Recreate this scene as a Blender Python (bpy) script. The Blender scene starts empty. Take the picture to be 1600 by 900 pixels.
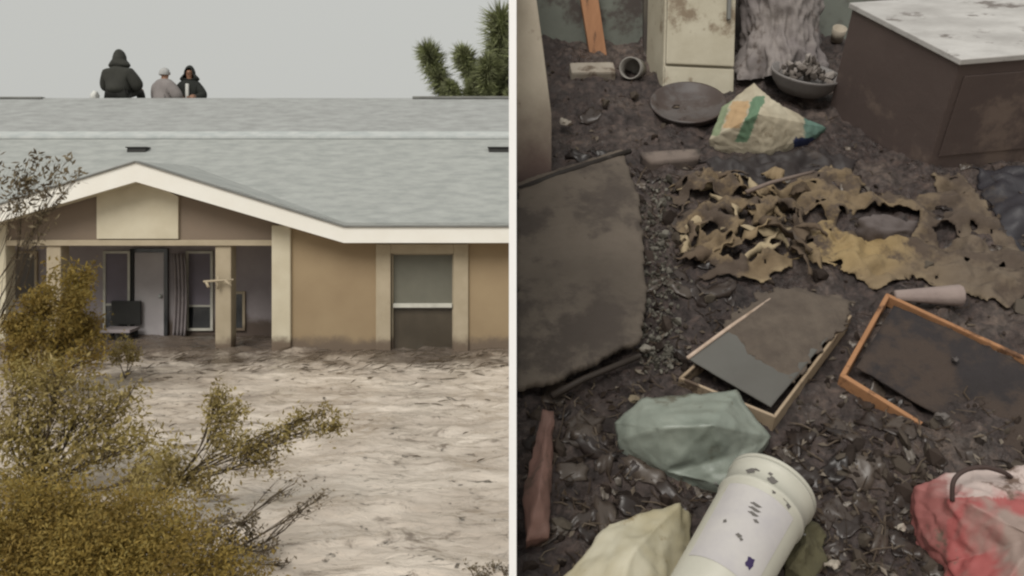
import bpy, bmesh, math, random
import numpy as np
from mathutils import Vector, Matrix, Euler, noise, geometry
R = math.radians
random.seed(7); np.random.seed(7)
scn = bpy.context.scene
COL = scn.collection

# ------------------------------------------------------------------ camera, world, sun, exposure
F, AX, HY = 1400.0, 800.0, 300.0          # focal length in photo pixels, optical axis column, horizon row
cam_d = bpy.data.cameras.new('camera'); cam = bpy.data.objects.new('camera', cam_d); COL.objects.link(cam)
cam.rotation_euler = (R(90), 0, 0); cam.location = (0, 0, 0)
cam_d.sensor_width = 36; cam_d.lens = F/1600*36; cam_d.shift_y = -(450-HY)/1600
cam_d.clip_start = .05; cam_d.clip_end = 2000
scn.camera = cam
w = bpy.data.worlds.new('World'); scn.world = w; w.use_nodes = True
nt = w.node_tree; nt.nodes.clear()
sky = nt.nodes.new('ShaderNodeTexSky'); sky.sky_type = 'NISHITA'; sky.sun_disc = False
sky.sun_elevation = R(42); sky.sun_rotation = R(200); sky.dust_density = 6; sky.air_density = 1.5
hs = nt.nodes.new('ShaderNodeHueSaturation'); hs.inputs['Saturation'].default_value = .12
b1 = nt.nodes.new('ShaderNodeBackground'); b1.inputs[1].default_value = .06
b2 = nt.nodes.new('ShaderNodeBackground'); b2.inputs[0].default_value = (.555, .56, .532, 1); b2.inputs[1].default_value = .735
mx = nt.nodes.new('ShaderNodeMixShader'); mx.inputs[0].default_value = .86
wo = nt.nodes.new('ShaderNodeOutputWorld')
nt.links.new(sky.outputs[0], hs.inputs['Color']); nt.links.new(hs.outputs[0], b1.inputs[0])
nt.links.new(b1.outputs[0], mx.inputs[1]); nt.links.new(b2.outputs[0], mx.inputs[2]); nt.links.new(mx.outputs[0], wo.inputs[0])
sd = bpy.data.lights.new('sun', 'SUN'); sd.energy = 1.5; sd.angle = R(32); sd.color = (1, .96, .9)
sun = bpy.data.objects.new('sun', sd); COL.objects.link(sun)
sdir = Vector((-.34*math.cos(R(42)), -.94*math.cos(R(42)), math.sin(R(42))))   # towards the sun: behind the camera
sun.rotation_euler = sdir.to_track_quat('Z', 'Y').to_euler(); sun.location = sdir*30
scn.view_settings.view_transform = 'Standard'; scn.view_settings.look = 'None'
scn.view_settings.exposure = .54; scn.view_settings.gamma = 1
scn.render.engine = 'CYCLES'
scn.cycles.filter_width = 2.3
scn.cycles.max_bounces = 6

# ------------------------------------------------------------------ materials
def srgb(r, g, b):
    f = lambda c: ((c/255+.055)/1.055)**2.4 if c > 10 else c/255/12.92
    return (f(r), f(g), f(b), 1)
MUD = (.066, .055, .049, 1)
def mat(name, col, rough=.8, col2=None, scale=3., amt=.5, mud=0., mudcol=MUD, mudscale=5., bump=.2, bscale=40., stretch=(1, 1, 1), spec=.35, attr=None, alpha=None, metal=0, bdist=.01, line=None, linecol=None):
    m = bpy.data.materials.new(name); m.use_nodes = True
    n = m.node_tree.nodes; L = m.node_tree.links
    b = n['Principled BSDF']; b.inputs['Roughness'].default_value = rough; b.inputs['Specular IOR Level'].default_value = spec
    b.inputs['Metallic'].default_value = metal
    tc = n.new('ShaderNodeTexCoord'); mp = n.new('ShaderNodeMapping'); mp.inputs['Scale'].default_value = stretch
    L.new(tc.outputs['Object'], mp.inputs[0])
    def nz(s, d=6, r=.6, off=0):
        t = n.new('ShaderNodeTexNoise'); t.inputs['Scale'].default_value = s; t.inputs['Detail'].default_value = d; t.inputs['Roughness'].default_value = r
        if off:
            q = n.new('ShaderNodeVectorMath'); q.operation = 'ADD'; q.inputs[1].default_value = (off, off*.7, off*1.3)
            L.new(mp.outputs[0], q.inputs[0]); L.new(q.outputs[0], t.inputs[0])
        else: L.new(mp.outputs[0], t.inputs[0])
        return t.outputs[0]
    def ramp(src, a, c):
        t = n.new('ShaderNodeMapRange'); t.inputs[1].default_value = a; t.inputs[2].default_value = c; t.clamp = True
        t.interpolation_type = 'SMOOTHSTEP'; L.new(src, t.inputs[0]); return t.outputs[0]
    def mix(f, a, c):
        t = n.new('ShaderNodeMix'); t.data_type = 'RGBA'
        if isinstance(f, float): t.inputs[0].default_value = f
        else: L.new(f, t.inputs[0])
        for i, x in ((6, a), (7, c)):
            if isinstance(x, tuple): t.inputs[i].default_value = x
            else: L.new(x, t.inputs[i])
        return t.outputs[2]
    if attr:
        at = n.new('ShaderNodeAttribute'); at.attribute_name = attr; c = at.outputs['Color']
    else: c = tuple(col)
    if col2 is None: col2 = tuple(x*.72 for x in col[:3])+(1,)
    if not attr: c = mix(ramp(nz(scale), .5-amt*.4, .5+amt*.4), c, tuple(col2))
    if mud > 0:
        f = ramp(nz(mudscale, 8, .68, 5.3), .66-mud*.36, .74-mud*.30)
        c = mix(f, c, mudcol)
    if line:
        sp = n.new('ShaderNodeSeparateXYZ'); L.new(tc.outputs['Object'], sp.inputs[0])
        ad = n.new('ShaderNodeMath'); ad.operation = 'MULTIPLY_ADD'; L.new(nz(line[2], 6, .7, 7.7), ad.inputs[0]); ad.inputs[1].default_value = -line[3]; L.new(sp.outputs[2], ad.inputs[2])
        c = mix(ramp(ad.outputs[0], line[1]-line[3]*.5, line[0]-line[3]*.5), c, linecol or srgb(112, 98, 84))
    L.new(c, b.inputs['Base Color'])
    if bump > 0:
        bp = n.new('ShaderNodeBump'); bp.inputs['Strength'].default_value = bump; bp.inputs['Distance'].default_value = bdist
        L.new(nz(bscale, 7, .65, 2.1), bp.inputs['Height']); L.new(bp.outputs[0], b.inputs['Normal'])
    if alpha is not None: b.inputs['Alpha'].default_value = alpha
    return m

# ------------------------------------------------------------------ mesh and tagging helpers
def tag(o, label=None, cat=None, group=None, kind=None):
    for k, v in (('label', label), ('category', cat), ('group', group), ('kind', kind)):
        if v: o[k] = v
    return o
def link(name, me, m=None, parent=None, smooth=False):
    o = bpy.data.objects.new(name, me); COL.objects.link(o)
    if m: me.materials.append(m)
    if parent: o.parent = parent
    if smooth:
        me.polygons.foreach_set('use_smooth', [True]*len(me.polygons))
    return o
def mobj(name, V, Fc, m=None, parent=None, smooth=False):
    me = bpy.data.meshes.new(name); me.from_pydata([tuple(v) for v in V], [], [tuple(f) for f in Fc]); me.update()
    return link(name, me, m, parent, smooth)
def bobj(name, bm, m=None, parent=None, smooth=False):
    me = bpy.data.meshes.new(name); bm.normal_update(); bm.to_mesh(me); bm.free()
    return link(name, me, m, parent, smooth)
def empty(name, loc=(0, 0, 0)):
    o = bpy.data.objects.new(name, None); COL.objects.link(o); o.location = loc; o.empty_display_size = .1; return o
def box(bm, x0, x1, y0, y1, z0, z1, bev=0.):
    vs = [bm.verts.new(p) for p in ((x0,y0,z0),(x1,y0,z0),(x1,y1,z0),(x0,y1,z0),(x0,y0,z1),(x1,y0,z1),(x1,y1,z1),(x0,y1,z1))]
    fs = [bm.faces.new([vs[i] for i in q]) for q in ((3,2,1,0),(4,5,6,7),(0,1,5,4),(1,2,6,5),(2,3,7,6),(3,0,4,7))]
    if bev > 0:
        bmesh.ops.bevel(bm, geom=list({e for f in fs for e in f.edges}), offset=bev, segments=2, affect='EDGES', profile=.6)
    return fs
def boxes(name, L, m, parent=None, bev=0.):
    bm = bmesh.new()
    for q in L: box(bm, *q, bev=bev)
    return bobj(name, bm, m, parent)
def prism(name, P, y0, y1, m, parent=None):
    """polygon P of (x, z) extruded from depth y0 to y1"""
    n = len(P); V = [(x, y0, z) for x, z in P]+[(x, y1, z) for x, z in P]
    Fc = [list(range(n)), list(range(2*n-1, n-1, -1))]+[[i, i+n, (i+1) % n+n, (i+1) % n] for i in range(n)]
    o = mobj(name, V, Fc, m, parent)
    bm = bmesh.new(); bm.from_mesh(o.data); bmesh.ops.recalc_face_normals(bm, faces=bm.faces); bm.to_mesh(o.data); bm.free()
    return o
def tubes(lines, sides=5):
    """lines: list of ([points], [radii]) -> verts, faces"""
    V, Fc = [], []
    for P, Rd in lines:
        P = [Vector(p) for p in P]; base = len(V)
        for i, p in enumerate(P):
            d = (P[min(i+1, len(P)-1)]-P[max(i-1, 0)]);
            if d.length < 1e-7: d = Vector((0, 0, 1))
            d.normalize(); a = d.orthogonal().normalized() if i == 0 else (a-d*a.dot(d)).normalized() if (a-d*a.dot(d)).length > 1e-5 else d.orthogonal().normalized()
            c = d.cross(a)
            for k in range(sides):
                t = 2*math.pi*k/sides; V.append(p+(a*math.cos(t)+c*math.sin(t))*Rd[i])
        for i in range(len(P)-1):
            for k in range(sides):
                q = base+i*sides; Fc.append((q+k, q+(k+1) % sides, q+sides+(k+1) % sides, q+sides+k))
        Fc.append(tuple(base+k for k in range(sides-1, -1, -1))); q = base+(len(P)-1)*sides; Fc.append(tuple(q+k for k in range(sides)))
    return V, Fc
def lathe(prof, seg=40):
    V, Fc = [], []
    for r, z in prof:
        for k in range(seg):
            t = 2*math.pi*k/seg; V.append((r*math.cos(t), r*math.sin(t), z))
    for i in range(len(prof)-1):
        for k in range(seg):
            Fc.append((i*seg+k, i*seg+(k+1) % seg, (i+1)*seg+(k+1) % seg, (i+1)*seg+k))
    return V, Fc
def P(X, Y, y):                     # a world point seen at photo pixel X, Y at depth y
    return Vector(((X-AX)/F*y, y, (HY-Y)/F*y))
def px(X, y): return (X-AX)/F*y
def pz(Y, y): return (HY-Y)/F*y
GZ = -2.3                           # level of the flooded yard (the camera stands 2.3 m above it)
def fbm(x, y, z=0., o=5): return noise.fractal(Vector((x, y, z)), .7, 2.1, o)

# ================================================================== LEFT: the flooded yard
def axis(a, b, step, lo, hi, g=1.25):
    c = list(np.arange(a, b, step)); s = step; v = a
    pre = []
    while v > lo: s *= g; v -= s; pre.append(v)
    s = step; v = c[-1]; post = []
    while v < hi: s *= g; v += s; post.append(v)
    return pre[::-1]+c+post
XS = axis(-8.6, .6, .045, -900, 900); YS = axis(4.6, 15.2, .04, -900, 900)
def ground_h(x, y):
    near = max(0., 1-abs(y-13.0)/2.2)*(1 if x < 1.5 else 0)
    if -9.5 < x < 1.5 and 4 < y < 16:
        h = .034*fbm(x*.9, y*1.5)+.015*fbm(x*2.6+4, y*3.8, 1.7, 4)
        r = 1-abs(fbm(x*1.5+9, y*2.6, 4., 4)); h += .05*max(0, r-.6)*(.6+.4*fbm(x*.5, y*.5, 3.))
        h += near*(.035*fbm(x*1.8, y*2.4, 8.)+.01)
        return h
    return 0.
V = [(x, y, GZ+ground_h(x, y)) for y in YS for x in XS]; nx = len(XS)
Fc = [(j*nx+i, j*nx+i+1, (j+1)*nx+i+1, (j+1)*nx+i) for j in range(len(YS)-1) for i in range(nx-1)]
def flood_mat():
    m = bpy.data.materials.new('silty_flood_mud'); m.use_nodes = True
    n = m.node_tree.nodes; L = m.node_tree.links; b = n['Principled BSDF']
    tc = n.new('ShaderNodeTexCoord')
    def noi(sc, scale, d=6, r=.6, dist=0):
        mp = n.new('ShaderNodeMapping'); mp.inputs['Scale'].default_value = sc; L.new(tc.outputs['Object'], mp.inputs[0])
        t = n.new('ShaderNodeTexNoise'); t.inputs['Scale'].default_value = scale; t.inputs['Detail'].default_value = d; t.inputs['Roughness'].default_value = r
        t.inputs['Distortion'].default_value = dist
        L.new(mp.outputs[0], t.inputs[0]); return t.outputs[0]
    def rng(s, a, c, lo=0, hi=1):
        t = n.new('ShaderNodeMapRange'); t.interpolation_type = 'SMOOTHSTEP'
        for i, v in ((1, a), (2, c), (3, lo), (4, hi)): t.inputs[i].default_value = v
        L.new(s, t.inputs[0]); return t.outputs[0]
    def mix(f, a, c):
        t = n.new('ShaderNodeMix'); t.data_type = 'RGBA'; L.new(f, t.inputs[0])
        for i, v in ((6, a), (7, c)):
            if isinstance(v, tuple): t.inputs[i].default_value = v
            else: L.new(v, t.inputs[i])
        return t.outputs[2]
    c = mix(rng(noi((.8, 1.2, 1), 1.1), .35, .65), srgb(212, 200, 186), srgb(180, 167, 153))
    # dark ripple creases, their shade put into the mud colour as noise streaks
    c = mix(rng(noi((.8, 1.15, 1), 3.0, 8, .72, .8), .55, .66), c, srgb(132, 119, 106)); c = mix(rng(noi((1, 1.5, 1), 5.2, 7, .7, 1.2), .58, .66), c, srgb(84, 75, 64))
    # a band of churned darker water along the house
    sp = n.new('ShaderNodeSeparateXYZ'); L.new(tc.outputs['Object'], sp.inputs[0])
    ad = n.new('ShaderNodeMath'); ad.operation = 'MULTIPLY_ADD'; L.new(noi((.9, 1.1, 1), 1.6, 7, .7), ad.inputs[0]); ad.inputs[1].default_value = 6.5; L.new(sp.outputs[1], ad.inputs[2])
    near = rng(ad.outputs[0], 14.3, 16.2)
    c = mix(near, c, srgb(104, 93, 83))
    L.new(c, b.inputs['Base Color']); L.new(rng(noi((1, 1, 1), 1.5), .38, .62, .12, .36), b.inputs['Roughness'])
    b.inputs['Specular IOR Level'].default_value = .5
    bp = n.new('ShaderNodeBump'); bp.inputs['Strength'].default_value = .8; bp.inputs['Distance'].default_value = .04
    L.new(noi((1, 1.7, 1), 4.2, 5, .5, .9), bp.inputs['Height']); L.new(bp.outputs[0], b.inputs['Normal'])
    return m
g = mobj('ground', V, Fc, flood_mat(), smooth=True); tag(g, 'pale silty flood mud covering the whole yard', None, None, 'structure')
g['category'] = 'ground'

# ---------------------------------------------------------------- the house
GZL = -2.22
M_stucco = mat('tan_stucco', srgb(160, 141, 112), .9, srgb(140, 120, 94), .9, .9, bump=.25, bscale=70, line=(GZL, GZL+.16, 3.5, .35))
M_stucco_d = mat('shadowed_tan_stucco', srgb(134, 119, 104), .9, srgb(122, 109, 96), 1.3, .9, bump=.25, bscale=70)  # tan stucco with the shade of the gable put into its colour
M_cream = mat('cream_stucco', srgb(206, 198, 176), .9, srgb(190, 180, 156), 2.5, .8, bump=.2, bscale=60, line=(GZL, GZL+.16, 3.5, .35))
M_trim = mat('pale_trim', srgb(178, 165, 142), .85, srgb(160, 147, 124), 3, .8, bump=.2, bscale=60, line=(GZL, GZL+.16, 3.5, .35))
M_fascia = mat('white_fascia_paint', srgb(234, 232, 224), .7, srgb(228, 224, 214), 2, .8, bump=.08)
M_shingle = mat('grey_shingles', srgb(170, 172, 168), .95, srgb(144, 147, 144), 3.2, .8, bump=.6, bscale=22, stretch=(1, 2.2, 2.2), bdist=.02)
M_shingle2 = mat('warm_grey_shingles', srgb(166, 168, 166), .95, srgb(140, 141, 139), 3.0, .8, bump=.6, bscale=22, stretch=(1, 2.2, 2.2), bdist=.02)
M_flash = mat('pale_flashing', srgb(190, 192, 189), .7, srgb(160, 166, 165), 4, .8, bump=.1)
M_edge = mat('dark_drip_edge', srgb(124, 124, 120), .7, bump=.1)
M_vent = mat('dark_vent', srgb(52, 52, 50), .6, bump=.05)
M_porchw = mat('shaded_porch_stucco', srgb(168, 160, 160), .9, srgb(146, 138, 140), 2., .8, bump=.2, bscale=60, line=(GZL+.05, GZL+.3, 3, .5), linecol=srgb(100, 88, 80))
M_glassd = mat('dark_glass', (.02, .022, .024, 1), .12, bump=0, spec=.5)
M_screen = mat('grey_window_screen', srgb(112, 110, 98), .6, srgb(100, 99, 88), 3, .8, bump=0)
M_screen2 = mat('brown_lower_pane', srgb(66, 59, 49), .3, srgb(84, 76, 64), 2.5, .8, bump=0)
M_frame = mat('white_window_frame', srgb(206, 204, 192), .6, bump=.05)
M_door = mat('grey_door', srgb(188, 184, 184), .6, srgb(166, 160, 162), 2.5, .7, bump=.05)
M_curt = mat('grey_curtain', srgb(156, 148, 148), .9, srgb(136, 129, 130), 6, .8, bump=.1)

FY, WY, BY = 12.6, 13.0, 22.6      # depth of fascia, front wall and back wall
SL = .42
house = empty('house', (px(400, WY), WY, GZ))
tag(house, 'tan stucco bungalow with grey shingle roof and gabled porch standing in flood mud', 'house')
hp = Vector(house.location)
def hpart(o, parent=None):
    if parent is None: o.parent = house; o.location = Vector(o.location)-hp
    else:
        o.parent = parent
    return o
ze = pz(355, FY)                                       # top of the eave
zr = lambda y: ze+SL*(y-FY)
XL, XR = -15.5, 2.6                                     # ends of the house
zeb = pz(379.5, FY)
wt = zeb+.10                                           # wall top, tucked behind the fascia
# main wall with the window opening
wx0, wx1 = px(611, WY), px(709, WY); wz1 = pz(396, WY); wz0 = pz(566, WY)
pR = px(453, WY)
hpart(boxes('wall', [(pR, wx0, WY, WY+.2, GZ-.2, wt), (wx1, XR, WY, WY+.2, GZ-.2, wt), (wx0, wx1, WY, WY+.2, wz1, wt), (wx0, wx1, WY, WY+.2, GZ-.2, wz0)], M_stucco))
hpart(boxes('side_wall', [(XR-.2, XR, WY+.2, BY, GZ-.2, wt), (XL, XL+.2, 15.2, BY, GZ-.2, wt), (XL, XR, BY, BY+.2, GZ-.2, wt)], M_stucco))
# window
win = hpart(boxes('window', [(px(588, WY), wx0, WY-.05, WY+.1, pz(560, WY), pz(381, WY)), (wx1, px(732, WY), WY-.05, WY+.1, pz(563, WY), pz(381, WY)), (wx0, wx1, WY-.05, WY+.1, wz1, pz(381, WY))], M_trim, bev=.01))
zm = pz(478, WY)
f = .025
boxes('frame', [(wx0, wx0+f, WY+.05, WY+.10, wz0, wz1), (wx1-f, wx1, WY+.05, WY+.10, wz0, wz1), (wx0+f, wx1-f, WY+.05, WY+.10, wz1-f, wz1)], M_trim, win)
boxes('sash_rail', [(wx0+f, wx1-f, WY+.02, WY+.09, zm-.03, zm+.03)], M_frame, win, bev=.006)
boxes('upper_pane', [(wx0+f, wx1-f, WY+.085, WY+.095, zm+.03, wz1-f)], M_screen, win)
boxes('lower_pane', [(wx0+f, wx1-f, WY+.105, WY+.115, wz0, zm-.03)], M_screen2, win)
# gable
ax_ = px(212, FY); az = pz(254, FY); exr = px(537, FY); exl = 2*ax_-exr
azb = pz(284, FY)
P1 = [(XR+.3, ze), (exr, ze), (ax_, az), (exl, ze), (XL-.3, ze), (XL-.3, zeb), (exl, zeb), (ax_, azb), (exr, zeb), (XR+.3, zeb)]
# a triangulated band (fascia)
def band(name, top, bot, y0, y1, m):
    V, Fc = [], []
    for (xa, za), (xb, zb) in zip(top, bot): V += [(xa, y0, za), (xb, y0, zb), (xa, y1, za), (xb, y1, zb)]
    for i in range(len(top)-1):
        a, b = 4*i, 4*(i+1)
        Fc += [(a, a+1, b+1, b), (a+2, b+2, b+3, a+3), (a, b, b+2, a+2), (a+1, a+3, b+3, b+1)]
    e = 4*(len(top)-1); Fc += [(0, 2, 3, 1), (e, e+1, e+3, e+2)]
    return mobj(name, V, Fc, m)
hpart(band('fascia', [(XL-.3, ze), (exl, ze), (ax_, az), (exr, ze), (XR+.3, ze)], [(XL-.3, zeb), (exl, zeb), (ax_, azb), (exr, zeb), (XR+.3, zeb)], FY, FY+.05, M_fascia))
hpart(band('drip_edge', [(XL-.3, ze+.022), (exl, ze+.022), (ax_, az+.026), (exr, ze+.022), (XR+.3, ze+.022)], [(XL-.3, ze+.004), (exl, ze+.004), (ax_, az+.004), (exr, ze+.004), (XR+.3, ze+.004)], FY-.03, FY+.12, M_edge))
# soffit under the eaves
hpart(band('soffit', [(XL-.3, zeb+.03), (exl, zeb+.03), (ax_, azb+.03), (exr, zeb+.03), (XR+.3, zeb+.03)], [(XL-.3, zeb+.008), (exl, zeb+.008), (ax_, azb+.008), (exr, zeb+.008), (XR+.3, zeb+.008)], FY+.055, WY+.0, M_cream))
# roof: gable slopes, lower main slope, flashing, upper slope, back slope
yv = FY+(az-ze)/SL
def slab(name, quad, m, th=.06):
    V = [Vector(q) for q in quad]; n = len(V); W = V+[v-Vector((0, 0, th)) for v in V]
    return mobj(name, W, [list(range(n)), list(range(2*n-1, n-1, -1))]+[[i, i+n, (i+1) % n+n, (i+1) % n] for i in range(n)], m)
e_ = .02
def ms(y): return zr(y)+e_
hpart(slab('gable_roof', [(exr, FY+.1, ms(FY+.1)), (ax_, FY+.1, az+e_), (ax_, yv+.1, az+e_)], M_shingle))
hpart(slab('gable_roof', [(ax_, FY+.1, az+e_), (exl, FY+.1, ms(FY+.1)), (ax_, yv+.1, az+e_)], M_shingle))
y1f = 16.02; y2f = 16.28; yrg = 18.30; zrg = zr(yrg)
lower = hpart(slab('lower_roof', [(XR+.3, FY+.1, ms(FY+.1)), (exr, FY+.1, ms(FY+.1)), (ax_, yv, ms(yv)), (exl, FY+.1, ms(FY+.1)), (XL-.3, FY+.1, ms(FY+.1)), (XL-.3, y1f, ms(y1f)), (XR+.3, y1f, ms(y1f))], M_shingle))
hpart(slab('roof_flashing', [(XL-.3, y1f-.05, ms(y1f)+.03), (XR+.3, y1f-.05, ms(y1f)+.03), (XR+.3, y2f, ms(y2f)+.03), (XL-.3, y2f, ms(y2f)+.03)], M_flash, .04))
hpart(slab('upper_roof', [(XL-.3, y2f, ms(y2f)), (XR+.3, y2f, ms(y2f)), (XR+.3, yrg, ms(yrg)), (XL-.3, yrg, ms(yrg))], M_shingle2))
hpart(slab('back_roof', [(XL-.3, yrg, ms(yrg)), (XR+.3, yrg, ms(yrg)), (XR+.3, BY+.6, ms(yrg)-SL*1.15*(BY+.6-yrg)), (XL-.3, BY+.6, ms(yrg)-SL*1.15*(BY+.6-yrg))], M_shingle2))
for q in [(XL-.3, px(68, yrg), yrg-.09, yrg+.09, ms(yrg)-.02, ms(yrg)+.02), (px(645, yrg), XR+.3, yrg-.09, yrg+.09, ms(yrg)-.02, ms(yrg)+.03)]: hpart(boxes('ridge_cap', [q], M_edge, bev=.012))
for x_ in (XR, XL): hpart(mobj('gable_end', [(x_, WY+.1, wt-.02), (x_, BY, wt-.02), (x_, yrg, zrg-.1)], [(0, 1, 2)], M_stucco))
for X0, X1 in ((199, 232), (762, 800)):
    yv2 = 15.42; x0, x1 = px(X0, yv2), px(X1, yv2); z = ms(yv2)
    v = hpart(boxes('roof_vent', [(x0+.02, x1-.02, yv2-.07, yv2+.10, z-.05, z+.045)], M_vent, bev=.012))
    boxes('vent_hood', [(x0, x1, yv2-.09, yv2+.10, z+.047, z+.066)], M_vent, v, bev=.006)
# porch front: gable wall, cream panel, beam, posts
gz = lambda X: azb+(zeb-azb)*abs(px(X, WY)-ax_)/(exr-ax_)
pbt = pz(383, WY)
pxl = px(10, WY)
gw = [(px(-150, WY), pbt), (pR-.003, pbt), (pR-.003, pz(356, WY)), (ax_, azb+.05), (px(-60, WY), pz(362, WY)), (px(-150, WY), pz(378, WY))]
hpart(prism('gable_wall', gw, WY+.03, WY+.2, M_stucco_d))
# small stretch of tan wall between the corner post and the eave
hpart(prism('gable_wall', [(pR, wt-.001), (exr-.1, wt-.001), (pR, pz(350, WY))], WY, WY+.2, M_stucco))
hpart(prism('gable_panel', [(px(152, WY), pz(373, WY)), (px(279, WY), pz(373, WY)), (px(279, WY), pz(307, WY)), (ax_, pz(281, WY)), (px(152, WY), pz(303, WY))], WY-.02, WY+.026, M_cream))
hpart(boxes('porch_beam', [(px(-150, WY), px(426, WY), WY-.02, WY+.2, pz(384, WY), pz(375, WY))], M_trim, bev=.01))
for X0, X1, yy, m, zt in ((-14, 9, WY-.03, M_cream, 340), (72, 95, WY+.02, M_trim, 384), (336, 361, WY+.02, M_trim, 384), (424, 454, WY-.06, M_cream, 352)):
    hpart(boxes('porch_post', [(px(X0, yy), px(X1, yy), yy, yy+.26, GZ-.2, pz(zt, yy))], m, bev=.02))
# porch back wall with its openings, ceiling and side
PY = 14.4
for q in [(px(-150, PY), pR+.2, PY, PY+.2, GZ-.2, wt+.3), (pR, pR+.2, WY+.2, PY-.002, GZ-.2, wt), (XL, XL+.2, WY+.2, PY, GZ-.2, wt)]: hpart(boxes('porch_wall', [q], M_porchw))
hpart(boxes('porch_ceiling', [(XL+.2, pR, WY+.205, PY-.005, pbt+.01, pbt+.06)], M_cream))
def pwin(X0, X1, Y0, Y1, split=None, up=M_screen, low=M_glassd):
    x0, x1, z1, z0 = px(X0, PY), px(X1, PY), pz(Y0, PY), pz(Y1, PY)
    wn = hpart(boxes('porch_window', [(x0, x0+.04, PY-.05, PY-.002, z0, z1), (x1-.04, x1, PY-.05, PY-.002, z0, z1), (x0+.04, x1-.04, PY-.05, PY-.002, z1-.04, z1), (x0+.04, x1-.04, PY-.05, PY-.002, z0, z0+.04)], M_frame if split else M_trim))
    zs = pz(split, PY) if split else z0+.04
    boxes('upper_pane', [(x0+.04, x1-.04, PY-.03, PY-.012, zs, z1-.04)], up, wn)
    if split:
        boxes('lower_pane', [(x0+.04, x1-.04, PY-.03, PY-.012, z0+.04, zs-.03)], low, wn)
        boxes('sash_rail', [(x0+.04, x1-.04, PY-.045, PY-.012, zs-.03, zs)], M_frame, wn)
M_blind = mat('dim_blind', srgb(112, 106, 112), .8, srgb(124, 118, 128), 3, .8, bump=.05)
pwin(163, 205, 392, 518, 474, M_blind)
pwin(292, 334, 392, 516, 476, M_blind)
pwin(14, 60, 392, 470, None, M_screen2)
pwin(363, 384, 455, 516, None, M_glassd)
dr = hpart(boxes('front_door', [(px(212, PY), px(258, PY), PY-.05, PY-.002, GZ-.1, pz(394, PY))], M_door, bev=.008))
boxes('door_frame', [(px(206, PY), px(211.5, PY), PY-.07, PY-.002, GZ-.1, pz(388, PY)), (px(258.5, PY), px(264, PY), PY-.07, PY-.002, GZ-.1, pz(388, PY)), (px(211.5, PY), px(258.5, PY), PY-.07, PY-.002, pz(393.5, PY), pz(388, PY))], M_glassd, dr)
V, Fc = lathe([(.0, 0), (.03, 0), (.035, .02), (.025, .045), (0, .05)], 14)
k = mobj('handle', V, Fc, M_flash, dr, True); k.location = (px(253, PY), PY-.05, pz(462, PY)); k.rotation_euler = (R(90), 0, 0)
# curtain hanging at the edge of the doorway, rippled
V, Fc = [], []
for j in range(13):
    for i in range(33):
        t = i/32; zz = j/12
        x = px(268, PY-.15)+(px(290, PY-.15)-px(268, PY-.15))*t+.03*math.sin(zz*3)
        V.append((x, PY-.16+.03*math.sin(t*24+zz), pz(396, PY-.15)*(1-zz)+(GZ+.0)*zz))
Fc = [(j*33+i, j*33+i+1, (j+1)*33+i+1, (j+1)*33+i) for j in range(12) for i in range(32)]
c = mobj('porch_curtain', V, Fc, M_curt, None, True); s = c.modifiers.new('s', 'SOLIDIFY'); s.thickness = .006
tag(c, 'grey curtain hanging beside the grey door under the porch', 'curtain')
# thing left on the porch: dark bench with a pale seat
def porch_bench(X0, X1, Yt, Yb, yy):
    b = empty('bench', (px((X0+X1)/2, yy), yy, GZ)); x0, x1 = px(X0, yy)-b.location.x, px(X1, yy)-b.location.x
    zt, zb = pz(Yt, yy)-GZ, pz(Yb, yy)-GZ
    boxes('backrest', [(x0, x1, .30, .35, zb+.02, zt)], M_vent, b, .01)
    boxes('seat', [(x0, x1, -.1, .29, zb-.05, zb)], M_porchw, b, .01)
    for xx in (x0+.02, x1-.07):
        for y in (-.08, .22): boxes('leg', [(xx, xx+.05, y, y+.05, -.1, zb-.052)], M_vent, b)
    tag(b, 'dark low bench half sunk in mud below the porch window', 'bench')
porch_bench(160, 207, 474, 514, 13.95)
# faucet pipe cross on the porch post
V, Fc = tubes([([P(318, 440, 12.93), P(365, 437, 12.93)], [.018, .018]), ([P(341, 432, 12.95), P(340, 452, 12.95)], [.016, .016]), ([P(322, 440, 12.93), P(326, 449, 12.9)], [.02, .024]), ([P(352, 438, 12.93), P(362, 447, 12.9)], [.02, .012])], 8)
pt = mobj('wall_bracket', V, Fc, M_trim, None, True); tag(pt, 'small pale metal bracket fixed across the slim porch post', 'bracket')

# ---------------------------------------------------------------- people on the ridge
def skin_mesh(name, pts, edges, m, parent, sub=2):
    me = bpy.data.meshes.new(name); me.from_pydata([p[0] for p in pts], edges, []); o = bpy.data.objects.new(name, me); COL.objects.link(o)
    md = o.modifiers.new('skin', 'SKIN')
    for i, p in enumerate(pts):
        r = p[1]; me.skin_vertices[0].data[i].radius = r if isinstance(r, tuple) else (r, r)
    me.skin_vertices[0].data[0].use_root = True
    md.use_smooth_shade = True
    ss = o.modifiers.new('sub', 'SUBSURF'); ss.levels = sub; ss.render_levels = sub
    dg = bpy.context.evaluated_depsgraph_get(); me2 = bpy.data.meshes.new_from_object(o.evaluated_get(dg)); bpy.data.objects.remove(o)
    me2.name = name; me2.polygons.foreach_set('use_smooth', [True]*len(me2.polygons)); me2.materials.clear(); me2.materials.append(m)
    o2 = bpy.data.objects.new(name, me2); COL.objects.link(o2); o2.parent = parent
    return o2
M_skin = mat('skin', srgb(150, 112, 90), .6, bump=0)
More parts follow.
